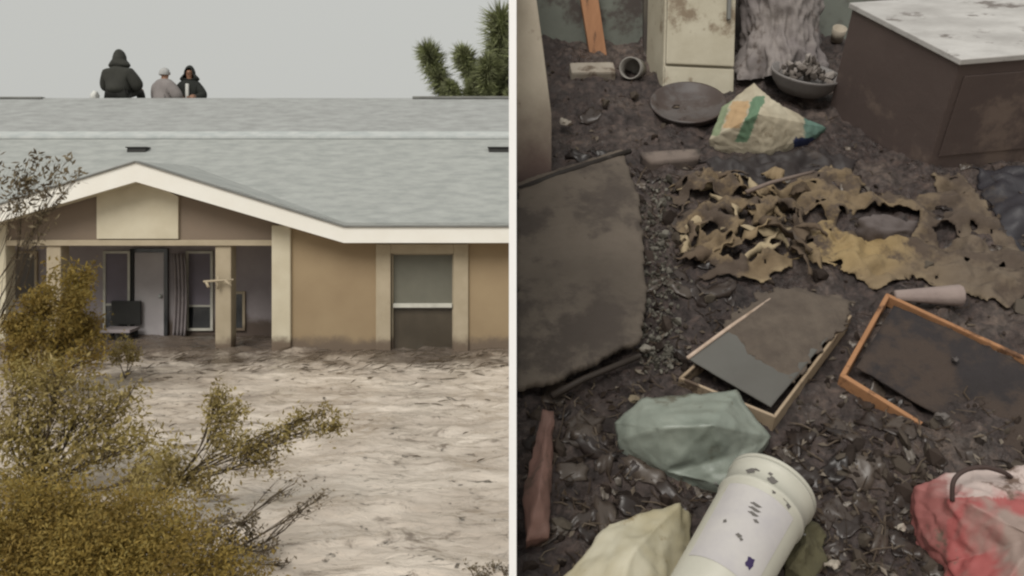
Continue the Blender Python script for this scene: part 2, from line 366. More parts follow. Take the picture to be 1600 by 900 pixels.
def person(loc, rz, s, jacket, hair, hood, label, shirt=None, lean=.1, wide=1.):
    """seated figure, facing -Y locally, hips at the origin"""
    t = empty('person', loc); t.rotation_euler = (0, 0, rz); t.scale = (s, s, s)
    sh = .17*wide
    body = [((0, 0, .05), .13), ((0, -.02-lean*.3, .20), .12), ((0, -.03-lean*.7, .36), .13), ((0, -lean, .46), .07), ((0, -lean-.01, .51), .055),
            ((0, -lean-.02, .60), (.078, .092)), ((0, -lean-.02, .675), (.07, .08)),
            ((-.10, -.05, .04), .10), ((-.16, -.40, .10), .075), ((-.13, -.48, -.22), .055), ((-.13, -.60, -.28), .04),
            ((.10, -.05, .04), .10), ((.16, -.40, .10), .075), ((.13, -.48, -.22), .055), ((.13, -.60, -.28), .04),
            ((-sh, -lean*.8, .36), .06), ((-sh-.09, -.10-lean, .15), .046), ((-.08, -.30, .10), .034), ((-.03, -.34, .09), .03),
            ((sh, -lean*.8, .36), .06), ((sh+.09, -.10-lean, .15), .046), ((.08, -.30, .10), .034), ((.03, -.34, .09), .03)]
    E = [(0,1),(1,2),(2,3),(3,4),(4,5),(5,6),(0,7),(7,8),(8,9),(9,10),(0,11),(11,12),(12,13),(13,14),(2,15),(15,16),(16,17),(17,18),(2,19),(19,20),(20,21),(21,22)]
    skin_mesh('body', body, E, M_skin, t)
    # nose and face features on a small face mask
    V, Fc = tubes([([(0, -lean-.105, .62), (0, -lean-.13, .592), (0, -lean-.11, .582)], [.008, .014, .008])], 6); mobj('nose', V, Fc, M_skin, t, True)
    for sx in (-1, 1):
        V, Fc = lathe([(0, -.008), (.010, -.004), (.010, .004), (0, .008)], 8); e = mobj('eye', V, Fc, M_vent, t, True); e.location = (.03*sx, -lean-.104, .622)
    jk = [((0, .01, -.02), .20*wide), ((0, -.02-lean*.3, .16), (.205*wide, .16)), ((0, -.03-lean*.7, .32), (.19*wide, .15)), ((0, -lean, .44), .15), ((0, -lean, .50), .11),
          ((-sh, -lean*.8, .34), .125), ((-sh-.11, -.06-lean, .13), .11), ((-.12, -.26, .10), .06), ((sh, -lean*.8, .34), .125), ((sh+.11, -.06-lean, .13), .11), ((.12, -.26, .10), .06)]
    skin_mesh('jacket', jk, [(0,1),(1,2),(2,3),(3,4),(2,5),(5,6),(6,7),(2,8),(8,9),(9,10)], jacket, t)
    skin_mesh('trousers', [((0, 0, .0), .15), ((-.11, -.05, .03), .115), ((-.16, -.40, .10), .09), ((-.13, -.48, -.2), .07), ((.11, -.05, .03), .115), ((.16, -.40, .10), .09), ((.13, -.48, -.2), .07)],
              [(0,1),(1,2),(2,3),(0,4),(4,5),(5,6)], M_vent, t, 1)
    bm = bmesh.new(); bmesh.ops.create_icosphere(bm, subdivisions=4, radius=1)
    kill = []
    for v in bm.verts:
        p = v.co.copy()
        if hood:
            if p.y < -.72 and p.z < .62: kill.append(v)
            v.co = Vector((p.x*.112*(1+.45*max(0, -p.z)), p.y*.13+.01*fbm(p.x*2, p.z*2), p.z*.155))
            if p.z > .5: v.co.z += (p.z-.5)*.05; v.co.y += (p.z-.5)*.02
            if p.z < .0: v.co.x *= 1+1.25*(-p.z)**1.2; v.co.y *= 1+.55*(-p.z)
        else:
            if p.y < -.35 and p.z < .45: kill.append(v)
            if p.z < -.35: kill.append(v)
            v.co = Vector((p.x*.093, p.y*.108, p.z*.115))*(1+.05*fbm(p.x*3, p.y*3, p.z*3))
    bmesh.ops.delete(bm, geom=list(set(kill)), context='VERTS')
    h = bobj('hood' if hood else 'hair', bm, jacket if hood else hair, t, True); h.location = (0, -lean-.005, .59)
    sm = h.modifiers.new('s', 'SOLIDIFY'); sm.thickness = .012
    if shirt:
        V = [(-.035, 0, .0), (.035, 0, .0), (.03, 0, .34), (-.03, 0, .34)]
        bm = bmesh.new(); box(bm, -.030, .030, -.215, -.10, .06, .38, .01)
        for v in bm.verts: v.co.y -= lean*.5
        bobj('shirt', bm, shirt, t)
    tag(t, label, 'person', 'people sitting on the roof ridge')
    return t
J1 = mat('black_jacket', srgb(50, 50, 46), .9, srgb(60, 60, 55), 6, .8, bump=.3, bscale=12)
J2 = mat('mauve_jacket', srgb(134, 128, 126), .9, srgb(120, 114, 112), 6, .8, bump=.3, bscale=12)
J3 = mat('dark_green_jacket', srgb(44, 46, 42), .9, srgb(34, 36, 34), 6, .8, bump=.3, bscale=12)
HG = mat('grey_hair', srgb(170, 170, 168), .8, bump=.3)
SW = mat('white_shirt', srgb(215, 215, 210), .8, bump=.05)
PYY = yrg+.20
def seat(X, dz): return (px(X, PYY), PYY, ms(yrg)+dz)
person(seat(184, .10), R(168), 1.22, J1, HG, True, 'largest of three roof sitters, bulky black hooded coat, seen from behind', wide=1.25, lean=.04)
person(seat(254, -.12), R(150), 1.10, J2, HG, False, 'grey-haired roof sitter in pale grey-mauve jacket, between two dark coats', wide=1.2, lean=.04)
person((px(297, PYY+.42), PYY+.42, ms(yrg)-.06), R(4), 1.06, J3, HG, True, 'smaller roof sitter in dark hooded jacket open over a white shirt', shirt=SW, wide=1.0, lean=.02)
# pale bundle beside the first sitter
bm = bmesh.new(); bmesh.ops.create_icosphere(bm, subdivisions=3, radius=1)
for v in bm.verts: v.co = Vector((v.co.x*.085, v.co.y*.09, v.co.z*.14))*(1+.25*fbm(v.co.x*2, v.co.y*2, v.co.z*2))
o = bobj('bag', bm, SW, None, True); o.location = (px(148, PYY), PYY, ms(yrg)+.03); tag(o, 'small white bag beside the largest roof sitter', 'bag')

# ---------------------------------------------------------------- vegetation
def leaves_mesh(name, centres, size, m, parent, asp=2.9, up=.2):
    n = len(centres); C = np.array(centres); rng = np.random.default_rng(len(centres))
    d = rng.normal(size=(n, 3)); d[:, 2] += up; d /= np.linalg.norm(d, axis=1)[:, None]
    e = np.cross(d, rng.normal(size=(n, 3))); e /= np.linalg.norm(e, axis=1)[:, None]
    s = size*(.6+.8*rng.random(n))[:, None]
    V = np.empty((n*4, 3)); V[0::4] = C; V[1::4] = C+d*s*.5+e*s/asp*.5; V[2::4] = C+d*s; V[3::4] = C+d*s*.5-e*s/asp*.5
    me = bpy.data.meshes.new(name); me.vertices.add(n*4); me.vertices.foreach_set('co', V.ravel())
    me.loops.add(n*4); me.loops.foreach_set('vertex_index', np.arange(n*4)); me.polygons.add(n)
    me.polygons.foreach_set('loop_start', np.arange(0, n*4, 4)); me.update(calc_edges=True); me.validate()
    return link(name, me, m, parent)
def leaf_mat(name, c1, c2, c3):
    m = bpy.data.materials.new(name); m.use_nodes = True; n = m.node_tree.nodes; L = m.node_tree.links; b = n['Principled BSDF']
    ge = n.new('ShaderNodeNewGeometry'); rp = n.new('ShaderNodeValToRGB'); rp.color_ramp.elements[0].color = c1; rp.color_ramp.elements[1].color = c3
    e = rp.color_ramp.elements.new(.5); e.color = c2
    L.new(ge.outputs['Random Per Island'], rp.inputs[0])
    if 'leaves' in name and 'litter' not in name:
        tc = n.new('ShaderNodeTexCoord'); no = n.new('ShaderNodeTexNoise'); no.inputs['Scale'].default_value = 3.2; no.inputs['Detail'].default_value = 3; L.new(tc.outputs['Object'], no.inputs[0])
        mr = n.new('ShaderNodeMapRange'); mr.inputs[1].default_value = .42; mr.inputs[2].default_value = .62; mr.inputs[4].default_value = .45; L.new(no.outputs[0], mr.inputs[0])
        mm = n.new('ShaderNodeMix'); mm.data_type = 'RGBA'; L.new(mr.outputs[0], mm.inputs[0]); L.new(rp.outputs[0], mm.inputs[6]); mm.inputs[7].default_value = (c1[0]*.62, c1[1]*.55, c1[2]*.75, 1); rp = mm; rpo = mm.outputs[2]
    else: rpo = rp.outputs[0]
    L.new(rpo, b.inputs['Base Color']); b.inputs['Roughness'].default_value = .75; b.inputs['Specular IOR Level'].default_value = .2
    tr = n.new('ShaderNodeBsdfTranslucent'); L.new(rpo, tr.inputs[0]); mi = n.new('ShaderNodeMixShader'); mi.inputs[0].default_value = .25
    L.new(b.outputs[0], mi.inputs[1]); L.new(tr.outputs[0], mi.inputs[2]); L.new(mi.outputs[0], n['Material Output'].inputs[0])
    return m
M_bark = mat('dark_bark', srgb(64, 54, 42), .9, srgb(84, 72, 56), 20, .8, bump=.3)
L_olive = leaf_mat('olive_leaves', srgb(130, 116, 66), srgb(156, 141, 86), srgb(174, 158, 112))
L_yellow = leaf_mat('yellow_olive_leaves', srgb(132, 112, 54), srgb(156, 134, 72), srgb(140, 126, 74))
L_brown = leaf_mat('brown_leaves', srgb(96, 86, 68), srgb(120, 108, 86), srgb(138, 126, 102))
def shrub(name, base, clumps, m, leaf, label, cat='shrub', br=.018, twig_n=9, jitter=.25, grp='olive desert shrubs standing in the flood mud', dense=1.7):
    """clumps: (X, Y, radius px, depth, leaves); each gets a limb from the base, twigs, and leaves along the twigs"""
    B = Vector(base); root = empty(name, B); lines = []; cen = []
    rd = random.Random(hash(label) % 1000 if False else len(label)*7)
    for X, Y, rp_, dep, nl in clumps:
        T = P(X, Y, dep)-B; r = rp_/F*dep; Lg = T.length
        pts = []; n = 9; bow = Vector((rd.uniform(-1, 1), rd.uniform(-1, 1), rd.uniform(-.2, .8)))*Lg*.12
        for i in range(n+1):
            t = i/n; p = T*t+bow*math.sin(math.pi*t)+Vector((rd.uniform(-1, 1), rd.uniform(-1, 1), rd.uniform(-1, 1)))*Lg*.012*t
            p.z += -.10*Lg*math.sin(math.pi*t)*.6; pts.append(p)
        rad = [br*(1-.75*i/n) for i in range(n+1)]; lines.append((pts, rad))
        for q in range(twig_n):
            s = pts[rd.randint(n-5, n)]; d = Vector((rd.gauss(0, 1), rd.gauss(0, 1), rd.gauss(.25, .8))).normalized()
            e = T+d*r*rd.uniform(.45, 1.35); mid = (s+e)/2+Vector((rd.gauss(0, 1), rd.gauss(0, 1), rd.gauss(0, 1)))*r*.12
            tp = [s.lerp(mid, .5), mid, mid.lerp(e, .5), e]; lines.append(([s]+tp, [br*.28, br*.24, br*.2, br*.14, br*.07]))
            for k in range(int(nl*dense/twig_n)):
                f = rd.random()**.6; a = s.lerp(e, .3+.7*f) if f < .5 else mid.lerp(e, f)
                cen.append(a+Vector((rd.gauss(0, 1), rd.gauss(0, 1), rd.gauss(0, 1)))*r*jitter)
    V, Fc = tubes(lines, 5); mobj('stems', V, Fc, M_bark, root, True)
    leaves_mesh('foliage', cen, leaf*1.15, m, root)
    tag(root, label, cat, grp); return root
shrub('desert_shrub', (px(85, 10.2), 10.2, GZ), [(28,505,26,10.2,520),(58,478,30,10.2,640),(105,462,34,10,700),(122,505,32,10.2,700),(128,425,20,10.3,300),(75,528,36,10,600),(20,545,26,10,300),(95,570,40,9.8,340),(40,580,36,9.8,240),(140,548,22,9.9,160)],
      L_yellow, .05, 'yellow-olive bushy shrub in front of the porch, left of the door', br=.014, twig_n=12, dense=2.4)
shrub('desert_shrub', (px(195, 11), 11, GZ), [(195,545,18,11,240),(180,555,13,11,100),(212,556,12,11,100)], L_olive, .04, 'smallest shrub, low round tuft in mud before the dark bench', br=.008)
shrub('desert_shrub', (px(-110, 9), 9, GZ), [(55,262,22,9,80),(28,285,26,9,90),(98,262,16,9,50),(124,270,9,9,26),(18,318,18,9,50),(66,305,26,9,80),(60,340,20,9,24),(-10,250,30,9,60)],
      L_brown, .06, 'tall thin brown shrub whose bare twigs reach over the left roof edge', br=.008, twig_n=14, jitter=.2)
shrub('desert_shrub', (px(50, 7), 7, GZ), [(30,605,36,7,330),(95,590,40,7,330),(60,655,42,7,330),(150,632,44,7,360),(205,618,24,7,130),(168,695,42,6.9,330),(58,715,36,6.9,280),(15,680,32,6.9,240),(225,690,26,6.8,150),(110,740,46,6.7,300),(230,745,40,6.6,330),(20,760,40,6.6,300),(120,650,30,7.1,120)],
      L_olive, .042, 'big loose olive shrub on the left with dark stems showing', br=.015, twig_n=18, jitter=.34, dense=2.2)
shrub('desert_shrub', (px(272, 6.3), 6.3, GZ+.25), [(352,640,26,6.3,260),(340,615,14,6.3,90),(362,680,28,6.3,240),(405,705,30,6.3,240),(440,690,20,6.3,90),(478,660,20,6.3,100),(530,665,22,6.3,190),(508,645,12,6.3,50),(430,720,24,6.3,70),(300,745,32,6.2,200),(268,720,28,6.2,230),(245,770,40,6.1,330),(330,775,30,6.1,120)],
      L_olive, .034, 'spreading shrub whose long branch reaches furthest right over the mud', br=.009, twig_n=14, jitter=.34, dense=2.3)
shrub('desert_shrub', (px(330, 5.6), 5.6, GZ), [(462,755,20,5.7,36),(505,775,16,5.7,34),(480,790,18,5.7,30),(385,815,26,5.6,90),(420,860,24,5.6,80),(365,860,34,5.5,180),(445,885,18,5.5,40),(330,830,36,5.5,220),(400,830,18,5.6,40)],
      L_brown, .03, 'brown straggly shrub at the bottom with nearly leafless twigs', br=.009, twig_n=12, jitter=.16)
shrub('desert_shrub', (px(120, 4.5), 4.5, GZ), [(55,830,66,4.5,1500),(165,850,62,4.5,1400),(265,850,56,4.6,1100),(110,800,44,4.6,800),(10,850,60,4.5,1100),(330,885,44,4.6,650),(30,790,36,4.6,420),(215,815,34,4.7,420),(120,890,70,4.4,1500),(240,900,60,4.4,1100),(20,910,60,4.4,1000),(390,905,34,4.7,240),(190,790,26,4.8,160)],
      L_yellow, .021, 'dense yellow-olive shrub filling the bottom left corner', br=.010, twig_n=22, jitter=.38, dense=5.2)
# spiky tree behind the house
def spiky_tree():
    D = 25.; B = Vector((px(775, D), D, GZ)); t = empty('yucca_tree', B)
    lines = [([Vector((0, 0, 0)), Vector((.05, 0, 1.6)), P(770, 190, D)-B], [.28, .24, .18])]
    fork = P(770, 190, D)-B; cen = []; tip = []
    arms = [((705,162),(690,130),(672,92),(668,78)), ((745,140),(738,118),(728,100),(722,82)), ((772,118),(780,80),(785,50),(782,26)), ((765,150),(758,128),(762,112),(764,96)),
            ((790,140),(800,110),(815,80),(822,60)), ((800,150),(830,130),(850,110),(860,90)), ((780,150),(776,140),(782,110),(790,95)), ((740,160),(735,148),(745,132),(752,118)), ((720,165),(712,152),(706,140),(700,132))]
    Rw = [(15,24,26,20), (12,20,24,19), (14,30,38,32), (14,22,24,19), (14,28,32,26), (14,28,32,26), (14,30,34,28), (12,18,20,16), (9,13,14,11)]
    rr = random.Random(5)
    for a, rw in zip(arms, Rw):
        dd = D+rr.uniform(-.5, .5); pts = [fork]+[P(x, y, dd)-B for x, y in a]; lines.append((pts, [.16, .12, .1, .08, .05]))
        for i in range(1, 5):
            p0, p1 = pts[i-1] if i > 1 else pts[1], pts[i]
            for k in range(420):
                f = rr.random(); p = p0.lerp(p1, f); w_ = (rw[max(0, i-2)]*(1-f)+rw[i-1]*f)/F*D
                d = Vector((rr.gauss(0, 1), rr.gauss(0, 1), rr.gauss(.2, 1))).normalized(); tip.append((p, d*w_*rr.uniform(.8, 1.35)))
    V, Fc = tubes(lines, 8); mobj('trunk', V, Fc, M_bark, t, True)
    V, Fc = [], []
    for p, d in tip:
        s = d.orthogonal().normalized()*.03; k = len(V); q = d.cross(s).normalized()*.03
        V += [p+s, p-s*.5+q, p-s*.5-q, p+d]; Fc += [(k, k+1, k+3), (k+1, k+2, k+3), (k+2, k, k+3)]
    mobj('crown', V, Fc, leaf_mat('yucca_leaves', srgb(108, 112, 84), srgb(140, 146, 102), srgb(172, 178, 130)), t)
    tag(t, 'green spiky-armed tree rising behind the roof ridge', 'tree')
spiky_tree()
# brush caught against the house and floating on the flood
rr = random.Random(3); lines = []
for i in range(420):
    y = rr.uniform(11.2, 12.9) if rr.random() < .7 else rr.uniform(5.6, 12); x = rr.uniform(-7.2, .0)
    if y < 11 and rr.random() < .75: continue
    a = rr.gauss(0, .35); l = rr.uniform(.05, .22)*(.6 if y < 9 else 1); z = GZ+ground_h(x, y)+rr.uniform(0, .03)
    p0 = Vector((x, y, z)); p1 = p0+Vector((math.cos(a)*l, math.sin(a)*l, rr.uniform(-.02, .06))); lines.append(([p0, (p0+p1)/2+Vector((0, 0, .004)), p1], [.004, .007, .003]))
V, Fc = tubes(lines, 4); o = mobj('flood_debris', V, Fc, M_bark); tag(o, 'dark twigs and brush floating on the mud by the house', 'debris', None, 'stuff')
# drowned tangle at the bottom right of the yard
cen = [Vector((px(X, 5.5)+rr.gauss(0, .01), 5.5+rr.uniform(-.12, .12), pz(Y, 5.5))) for X, Y in [(rr.gauss(762, 24), rr.gauss(896, 6)) for _ in range(10)]]
shrub('desert_shrub', (px(765, 5.45), 5.45, GZ-.02), [(735,893,12,5.4,50),(770,885,12,5.4,50),(790,896,10,5.35,40),(755,900,16,5.3,70)], L_brown, .022, 'flattened brown tuft at the foot of the yard beside the white board fence', br=.006)

# ================================================================== the white board fence that divides yard and bank
M_fence = mat('white_fence_paint', (.86, .86, .86, 1), .5, (.82, .82, .82, 1), 2, .8, bump=.03)
FX0, FX1, FN = px(795.2, 1.9), px(807, 1.9), 1.9
fb = empty('board_fence', (0, FN, GZ)); tag(fb, 'tall thin white board fence between flooded yard and debris bank', 'fence')
n_b = 7; yy = FN
for i in range(n_b):
    y0 = FN+i*.42; y1 = y0+.417; zt = .55+max(0, (y0-2.4))*.62
    o = boxes('board', [(FX0, FX1, y0-FN, y1-FN, -.3, zt-GZ)], M_fence, fb)

# ================================================================== RIGHT: the debris bank, a 35 degree slope
TH = R(35); cT, sT = math.cos(TH), math.sin(TH); H0 = 2.32
MS = Matrix(((1, 0, 0, 0), (0, cT, -sT, 0), (0, sT, cT, -H0), (0, 0, 0, 1)))     # local (u, v up the slope, n off it) -> world
def S(X, Y, h=0.):
    dx, dz = (X-AX)/F, (HY-Y)/F; dv = cT+sT*dz; dn = -sT+cT*dz; t = (h-H0*cT)/dn
    return Vector((dx*t, H0*sT+dv*t, h))
def proj(p):
    q = MS @ Vector(p); return (AX+q.x/q.y*F, HY-q.z/q.y*F)
def bh(u, v):                                            # height of the muddy surface off the slope plane
    h = .030*fbm(u*1.6, v*1.6, 3.)+.026*fbm(u*5, v*5, 1.)+.020*fbm(u*13, v*15, 2., 6)
    return h-.015
def place(o, u, v, n=0., rz=0., rx=0., ry=0.):
    o.matrix_world = MS @ Matrix.Translation((u, v, n)) @ Euler((rx, ry, rz)).to_matrix().to_4x4(); return o
us = list(np.arange(FX1+.0005, 3.1, .013))+[3.3, 3.8, 4.6]; vs_ = list(np.arange(-.1, .9, .1))+list(np.arange(.9, 5.45, .014))
nu = len(us)
V = [(u, v, bh(u, v)) for v in vs_ for u in us]
Fc = [(j*nu+i, j*nu+i+1, (j+1)*nu+i+1, (j+1)*nu+i) for j in range(len(vs_)-1) for i in range(nu-1)]
def bank_mat():
    m = bpy.data.materials.new('dark_wet_mud'); m.use_nodes = True; n = m.node_tree.nodes; L = m.node_tree.links; b = n['Principled BSDF']
    tc = n.new('ShaderNodeTexCoord')
    def noi(s, d=7, r=.65, di=0):
        t = n.new('ShaderNodeTexNoise'); t.inputs['Scale'].default_value = s; t.inputs['Detail'].default_value = d; t.inputs['Roughness'].default_value = r; t.inputs['Distortion'].default_value = di
        L.new(tc.outputs['Object'], t.inputs[0]); return t.outputs[0]
    def ramp(s, st):
        r = n.new('ShaderNodeValToRGB'); e = r.color_ramp.elements
        e[0].position, e[0].color = st[0]; e[1].position, e[1].color = st[-1]
        for p, c in st[1:-1]: q = e.new(p); q.color = c
        L.new(s, r.inputs[0]); return r.outputs[0]
    c1 = ramp(noi(2.2), [(.3, srgb(50, 43, 42)), (.5, srgb(70, 60, 57)), (.7, srgb(100, 89, 82))])
    c2 = ramp(noi(28, 5, .7, .6), [(.36, (.35, .33, .32, 1)), (.52, (1, 1, 1, 1)), (.7, (1.9, 1.8, 1.65, 1))])
    mu = n.new('ShaderNodeMix'); mu.data_type = 'RGBA'; mu.blend_type = 'MULTIPLY'; mu.inputs[0].default_value = .9
    L.new(c1, mu.inputs[6]); L.new(c2, mu.inputs[7]); L.new(mu.outputs[2], b.inputs['Base Color'])
    rr_ = n.new('ShaderNodeMapRange'); rr_.inputs[1].default_value = .4; rr_.inputs[2].default_value = .6; rr_.inputs[3].default_value = .22; rr_.inputs[4].default_value = .75
    L.new(noi(4), rr_.inputs[0]); L.new(rr_.outputs[0], b.inputs['Roughness']); b.inputs['Specular IOR Level'].default_value = .5
    bp = n.new('ShaderNodeBump'); bp.inputs['Strength'].default_value = .9; bp.inputs['Distance'].default_value = .018
    L.new(noi(34, 8, .7, .8), bp.inputs['Height']); L.new(bp.outputs[0], b.inputs['Normal'])
    return m
M_bank = bank_mat()
bank = mobj('hillside', V, Fc, M_bank, smooth=True); bank.matrix_world = MS
tag(bank, 'steep dark mud bank strewn with wreckage right of the white fence', None, None, 'structure'); bank['category'] = 'bank'
# back and sides of the bank down to the yard
yb = 5.45*cT; zb = -H0+5.45*sT
V = [(FX1, .0, GZ-.1), (FX1, yb, GZ-.1), (FX1, yb, zb-.05), (4.6, .0, GZ-.1), (4.6, yb, GZ-.1), (4.6, yb, zb-.05)]
o = mobj('hillside', V, [(0, 2, 1), (3, 4, 5), (1, 2, 5, 4)], M_bank); tag(o, 'cut earth sides of the mud bank', None, None, 'structure'); o['category'] = 'bank'

def gsolid(o, th, off=-1):
    s = o.modifiers.new('solid', 'SOLIDIFY'); s.thickness = th; s.offset = off; return o
def ptin(x, y, poly):
    c = False; j = len(poly)-1
    for i in range(len(poly)):
        xi, yi = poly[i]; xj, yj = poly[j]
        if (yi > y) != (yj > y) and x < (xj-xi)*(y-yi)/(yj-yi)+xi: c = not c
        j = i
    return c
def edge_d(x, y, poly):
    best = 1e9
    for i in range(len(poly)):
        ax, ay = poly[i]; bx, by = poly[(i+1) % len(poly)]; dx, dy = bx-ax, by-ay
        t = max(0, min(1, ((x-ax)*dx+(y-ay)*dy)/(dx*dx+dy*dy+1e-9))); best = min(best, math.hypot(x-ax-dx*t, y-ay-dy*t))
    return best
def sheet(name, poly_px, m, height, res=.012, holes=(), th=.006, parent=None, smooth=True, ragged=.012, col=None, hfn=None):
    """a sheet lying on the bank: outline in photo pixels, height(u, v, edge distance, X, Y) off the slope"""
    poly = [S(x, y)[:2] for x, y in poly_px]
    hl = [([S(hx+rx*math.cos(a), hy+ry*math.sin(a))[:2] for a in [2*math.pi*k/14 for k in range(14)]]) for hx, hy, rx, ry in holes]
    u0 = min(p[0] for p in poly); u1 = max(p[0] for p in poly); v0 = min(p[1] for p in poly); v1 = max(p[1] for p in poly)
    nU = int((u1-u0)/res)+2; nV = int((v1-v0)/res)+2; idx = {}; V = []; Fc = []; C = []
    cu, cv = (u0+u1)/2, (v0+v1)/2
    def vid(i, j):
        if (i, j) not in idx:
            u = u0+i*res; v = v0+j*res; d = edge_d(u, v, poly); X, Y = proj((u, v, 0)); h = height(u, v, d, X, Y)
            idx[(i, j)] = len(V); V.append((u-cu, v-cv, h))
            if col: C.append(col(X, Y, u, v, d))
        return idx[(i, j)]
    for j in range(nV):
        for i in range(nU):
            u = u0+(i+.5)*res; v = v0+(j+.5)*res; wu = u+ragged*fbm(u*14, v*14, 5.); wv = v+ragged*fbm(u*14, v*14, 9.)
            if ptin(wu, wv, poly) and not any(ptin(wu+ragged*fbm(u*9, v*9, 2.), wv, q) for q in hl) and u > FX1+.004 and not (hfn and hfn(u, v)):
                Fc.append((vid(i, j), vid(i+1, j), vid(i+1, j+1), vid(i, j+1)))
    me = bpy.data.meshes.new(name); me.from_pydata(V, [], Fc); me.update()
    if col:
        ca = me.color_attributes.new('tint', 'FLOAT_COLOR', 'POINT')
        for k, c in enumerate(C): ca.data[k].color = c
    o = link(name, me, m, parent, smooth); place(o, cu, cv); 
    if th: gsolid(o, th)
    if smooth:
        sm = o.modifiers.new('sm', 'SMOOTH'); sm.iterations = 5
    return o
def facet(name, pts, faces, m, sub=3, amp=.006, sc=9., th=.004, col=None, closed=True, parent=None, sharp=0., smooth=True):
    """a crumpled bag or carton: pixel control points with heights off the slope; skirt reaches into the mud"""
    c0 = Vector((0, 0, 0)); L = [S(x, y, h) for x, y, h in pts]
    for p in L: p.x = max(p.x, FX1+.02); c0 += p/len(L)
    c0.z = 0
    bm = bmesh.new(); vs = [bm.verts.new(p-c0) for p in L]
    for f in faces: bm.faces.new([vs[i] for i in f])
    if closed:
        be = [e for e in bm.edges if len(e.link_faces) == 1]; mp = {}
        for e in be:
            for v in e.verts:
                if v not in mp: mp[v] = bm.verts.new((v.co.x*.93, v.co.y*.93, -.05))
        for e in be:
            a, b = e.verts; bm.faces.new((a, b, mp[b], mp[a]))
    bmesh.ops.recalc_face_normals(bm, faces=bm.faces)
    bmesh.ops.triangulate(bm, faces=bm.faces)
    for s in range(sub):
        bmesh.ops.subdivide_edges(bm, edges=bm.edges, cuts=1, use_grid_fill=True, smooth=sharp if s < 2 else 0)
    bm.normal_update()
    for v in bm.verts:
        q = v.co+c0; r = abs(fbm(q.x*sc, q.y*sc, q.z*sc+4., 3)); dv = noise.voronoi(Vector((q.x*sc*2.2+.3*fbm(q.x*sc, q.y*sc), q.y*sc*2.2, q.z*sc*2.2)))[0]; v.co += v.normal*(amp*(.5-1.6*r)+amp*.4*fbm(q.x*sc*3, q.y*sc*3, 1., 3)+amp*1.5*(dv[1]-dv[0]-.25))
    me = bpy.data.meshes.new(name); bm.to_mesh(me)
    if col:
        ca = me.color_attributes.new('tint', 'FLOAT_COLOR', 'POINT')
        for k, v in enumerate(me.vertices):
            q = v.co+c0; X, Y = proj(q); ca.data[k].color = col(X, Y, q)
    bm.free(); o = link(name, me, m, parent, smooth); place(o, c0.x, c0.y); return o

M_wallg = mat('grey_green_plaster', srgb(112, 116, 108), .9, srgb(88, 90, 84), 2.5, .9, mud=.45, mudscale=3, bump=.3, bscale=18)
M_jamb = mat('chalky_beige_paint', srgb(182, 172, 156), .8, srgb(156, 146, 130), 5, .8, mud=.22, mudcol=srgb(120, 106, 94), mudscale=5, bump=.2, bscale=20, line=(.06, .42, 6, .3), linecol=srgb(96, 80, 74))
M_orange = mat('orange_timber', srgb(166, 122, 90), .75, srgb(146, 104, 74), 6, .9, mud=.2, mudcol=srgb(110, 80, 60), bump=.2, bscale=30, stretch=(4, 4, 1))
M_orangef = mat('orange_frame_wood', srgb(170, 126, 90), .8, srgb(140, 100, 70), 5, .9, mud=.42, mudcol=srgb(92, 66, 48), mudscale=9, bump=.25, bscale=40)
# back wall of the wrecked room, behind the bank
WYB = 4.42
def slope_z(y): return -H0+y*math.tan(TH)
wl = boxes('ruined_wall', [(.03, 4.4, WYB, WYB+.12, slope_z(WYB)-.15, 2.1)], M_wallg); tag(wl, 'grimy grey-green plaster wall closing off the top of the debris bank', 'wall')
# jamb beside the fence
yj = 3.36; zj = slope_z(yj)
V = []
for z, xr in ((zj-.10, px(868, yj)), (zj+.03, px(862, yj)), (pz(180, yj), px(862, yj)), (pz(60, yj), px(847, yj)), (pz(-90, yj), px(826, yj))):
    V += [(FX1+.002, yj, z), (xr, yj, z), (xr, yj+.09, z), (FX1+.002, yj+.09, z)]
Fc = [(4*i+k, 4*i+(k+1) % 4, 4*i+4+(k+1) % 4, 4*i+4+k) for i in range(4) for k in range(4)]+[(3, 2, 1, 0), (16, 17, 18, 19)]
o = mobj('door_jamb', V, Fc, M_jamb); bv = o.modifiers.new('b', 'BEVEL'); bv.width = .008; bv.segments = 2
tag(o, 'chalky beige leaning door jamb with a muddy foot beside the white fence', 'door jamb')
# orange timber in front of the back wall
yo = 4.33; x0, x1 = px(922, yo), px(948, yo)
V = [(px(922, yo), yo, slope_z(yo)-.05), (px(948, yo), yo, slope_z(yo)-.05), (px(948, yo), yo+.05, slope_z(yo)-.05), (px(922, yo), yo+.05, slope_z(yo)-.05),
     (px(898, yo), yo, pz(-60, yo)), (px(926, yo), yo, pz(-60, yo)), (px(926, yo), yo+.05, pz(-60, yo)), (px(898, yo), yo+.05, pz(-60, yo))]
o = mobj('timber_post', V, [(3, 2, 1, 0), (4, 5, 6, 7), (0, 1, 5, 4), (1, 2, 6, 5), (2, 3, 7, 6), (3, 0, 4, 7)], M_orange); tag(o, 'upright orange timber post leaning against the grey-green wall', 'post')
# second dark slim post against the wall
yo = 4.36; o = boxes('timber_post', [(px(1006, yo), px(1032, yo), yo, yo+.04, slope_z(yo)-.1, pz(-60, yo))], mat('dark_timber', srgb(78, 74, 66), .8, srgb(96, 90, 80), 6, .8, mud=.3)); tag(o, 'dark slim upright timber left of the yellowed cabinet', 'post')

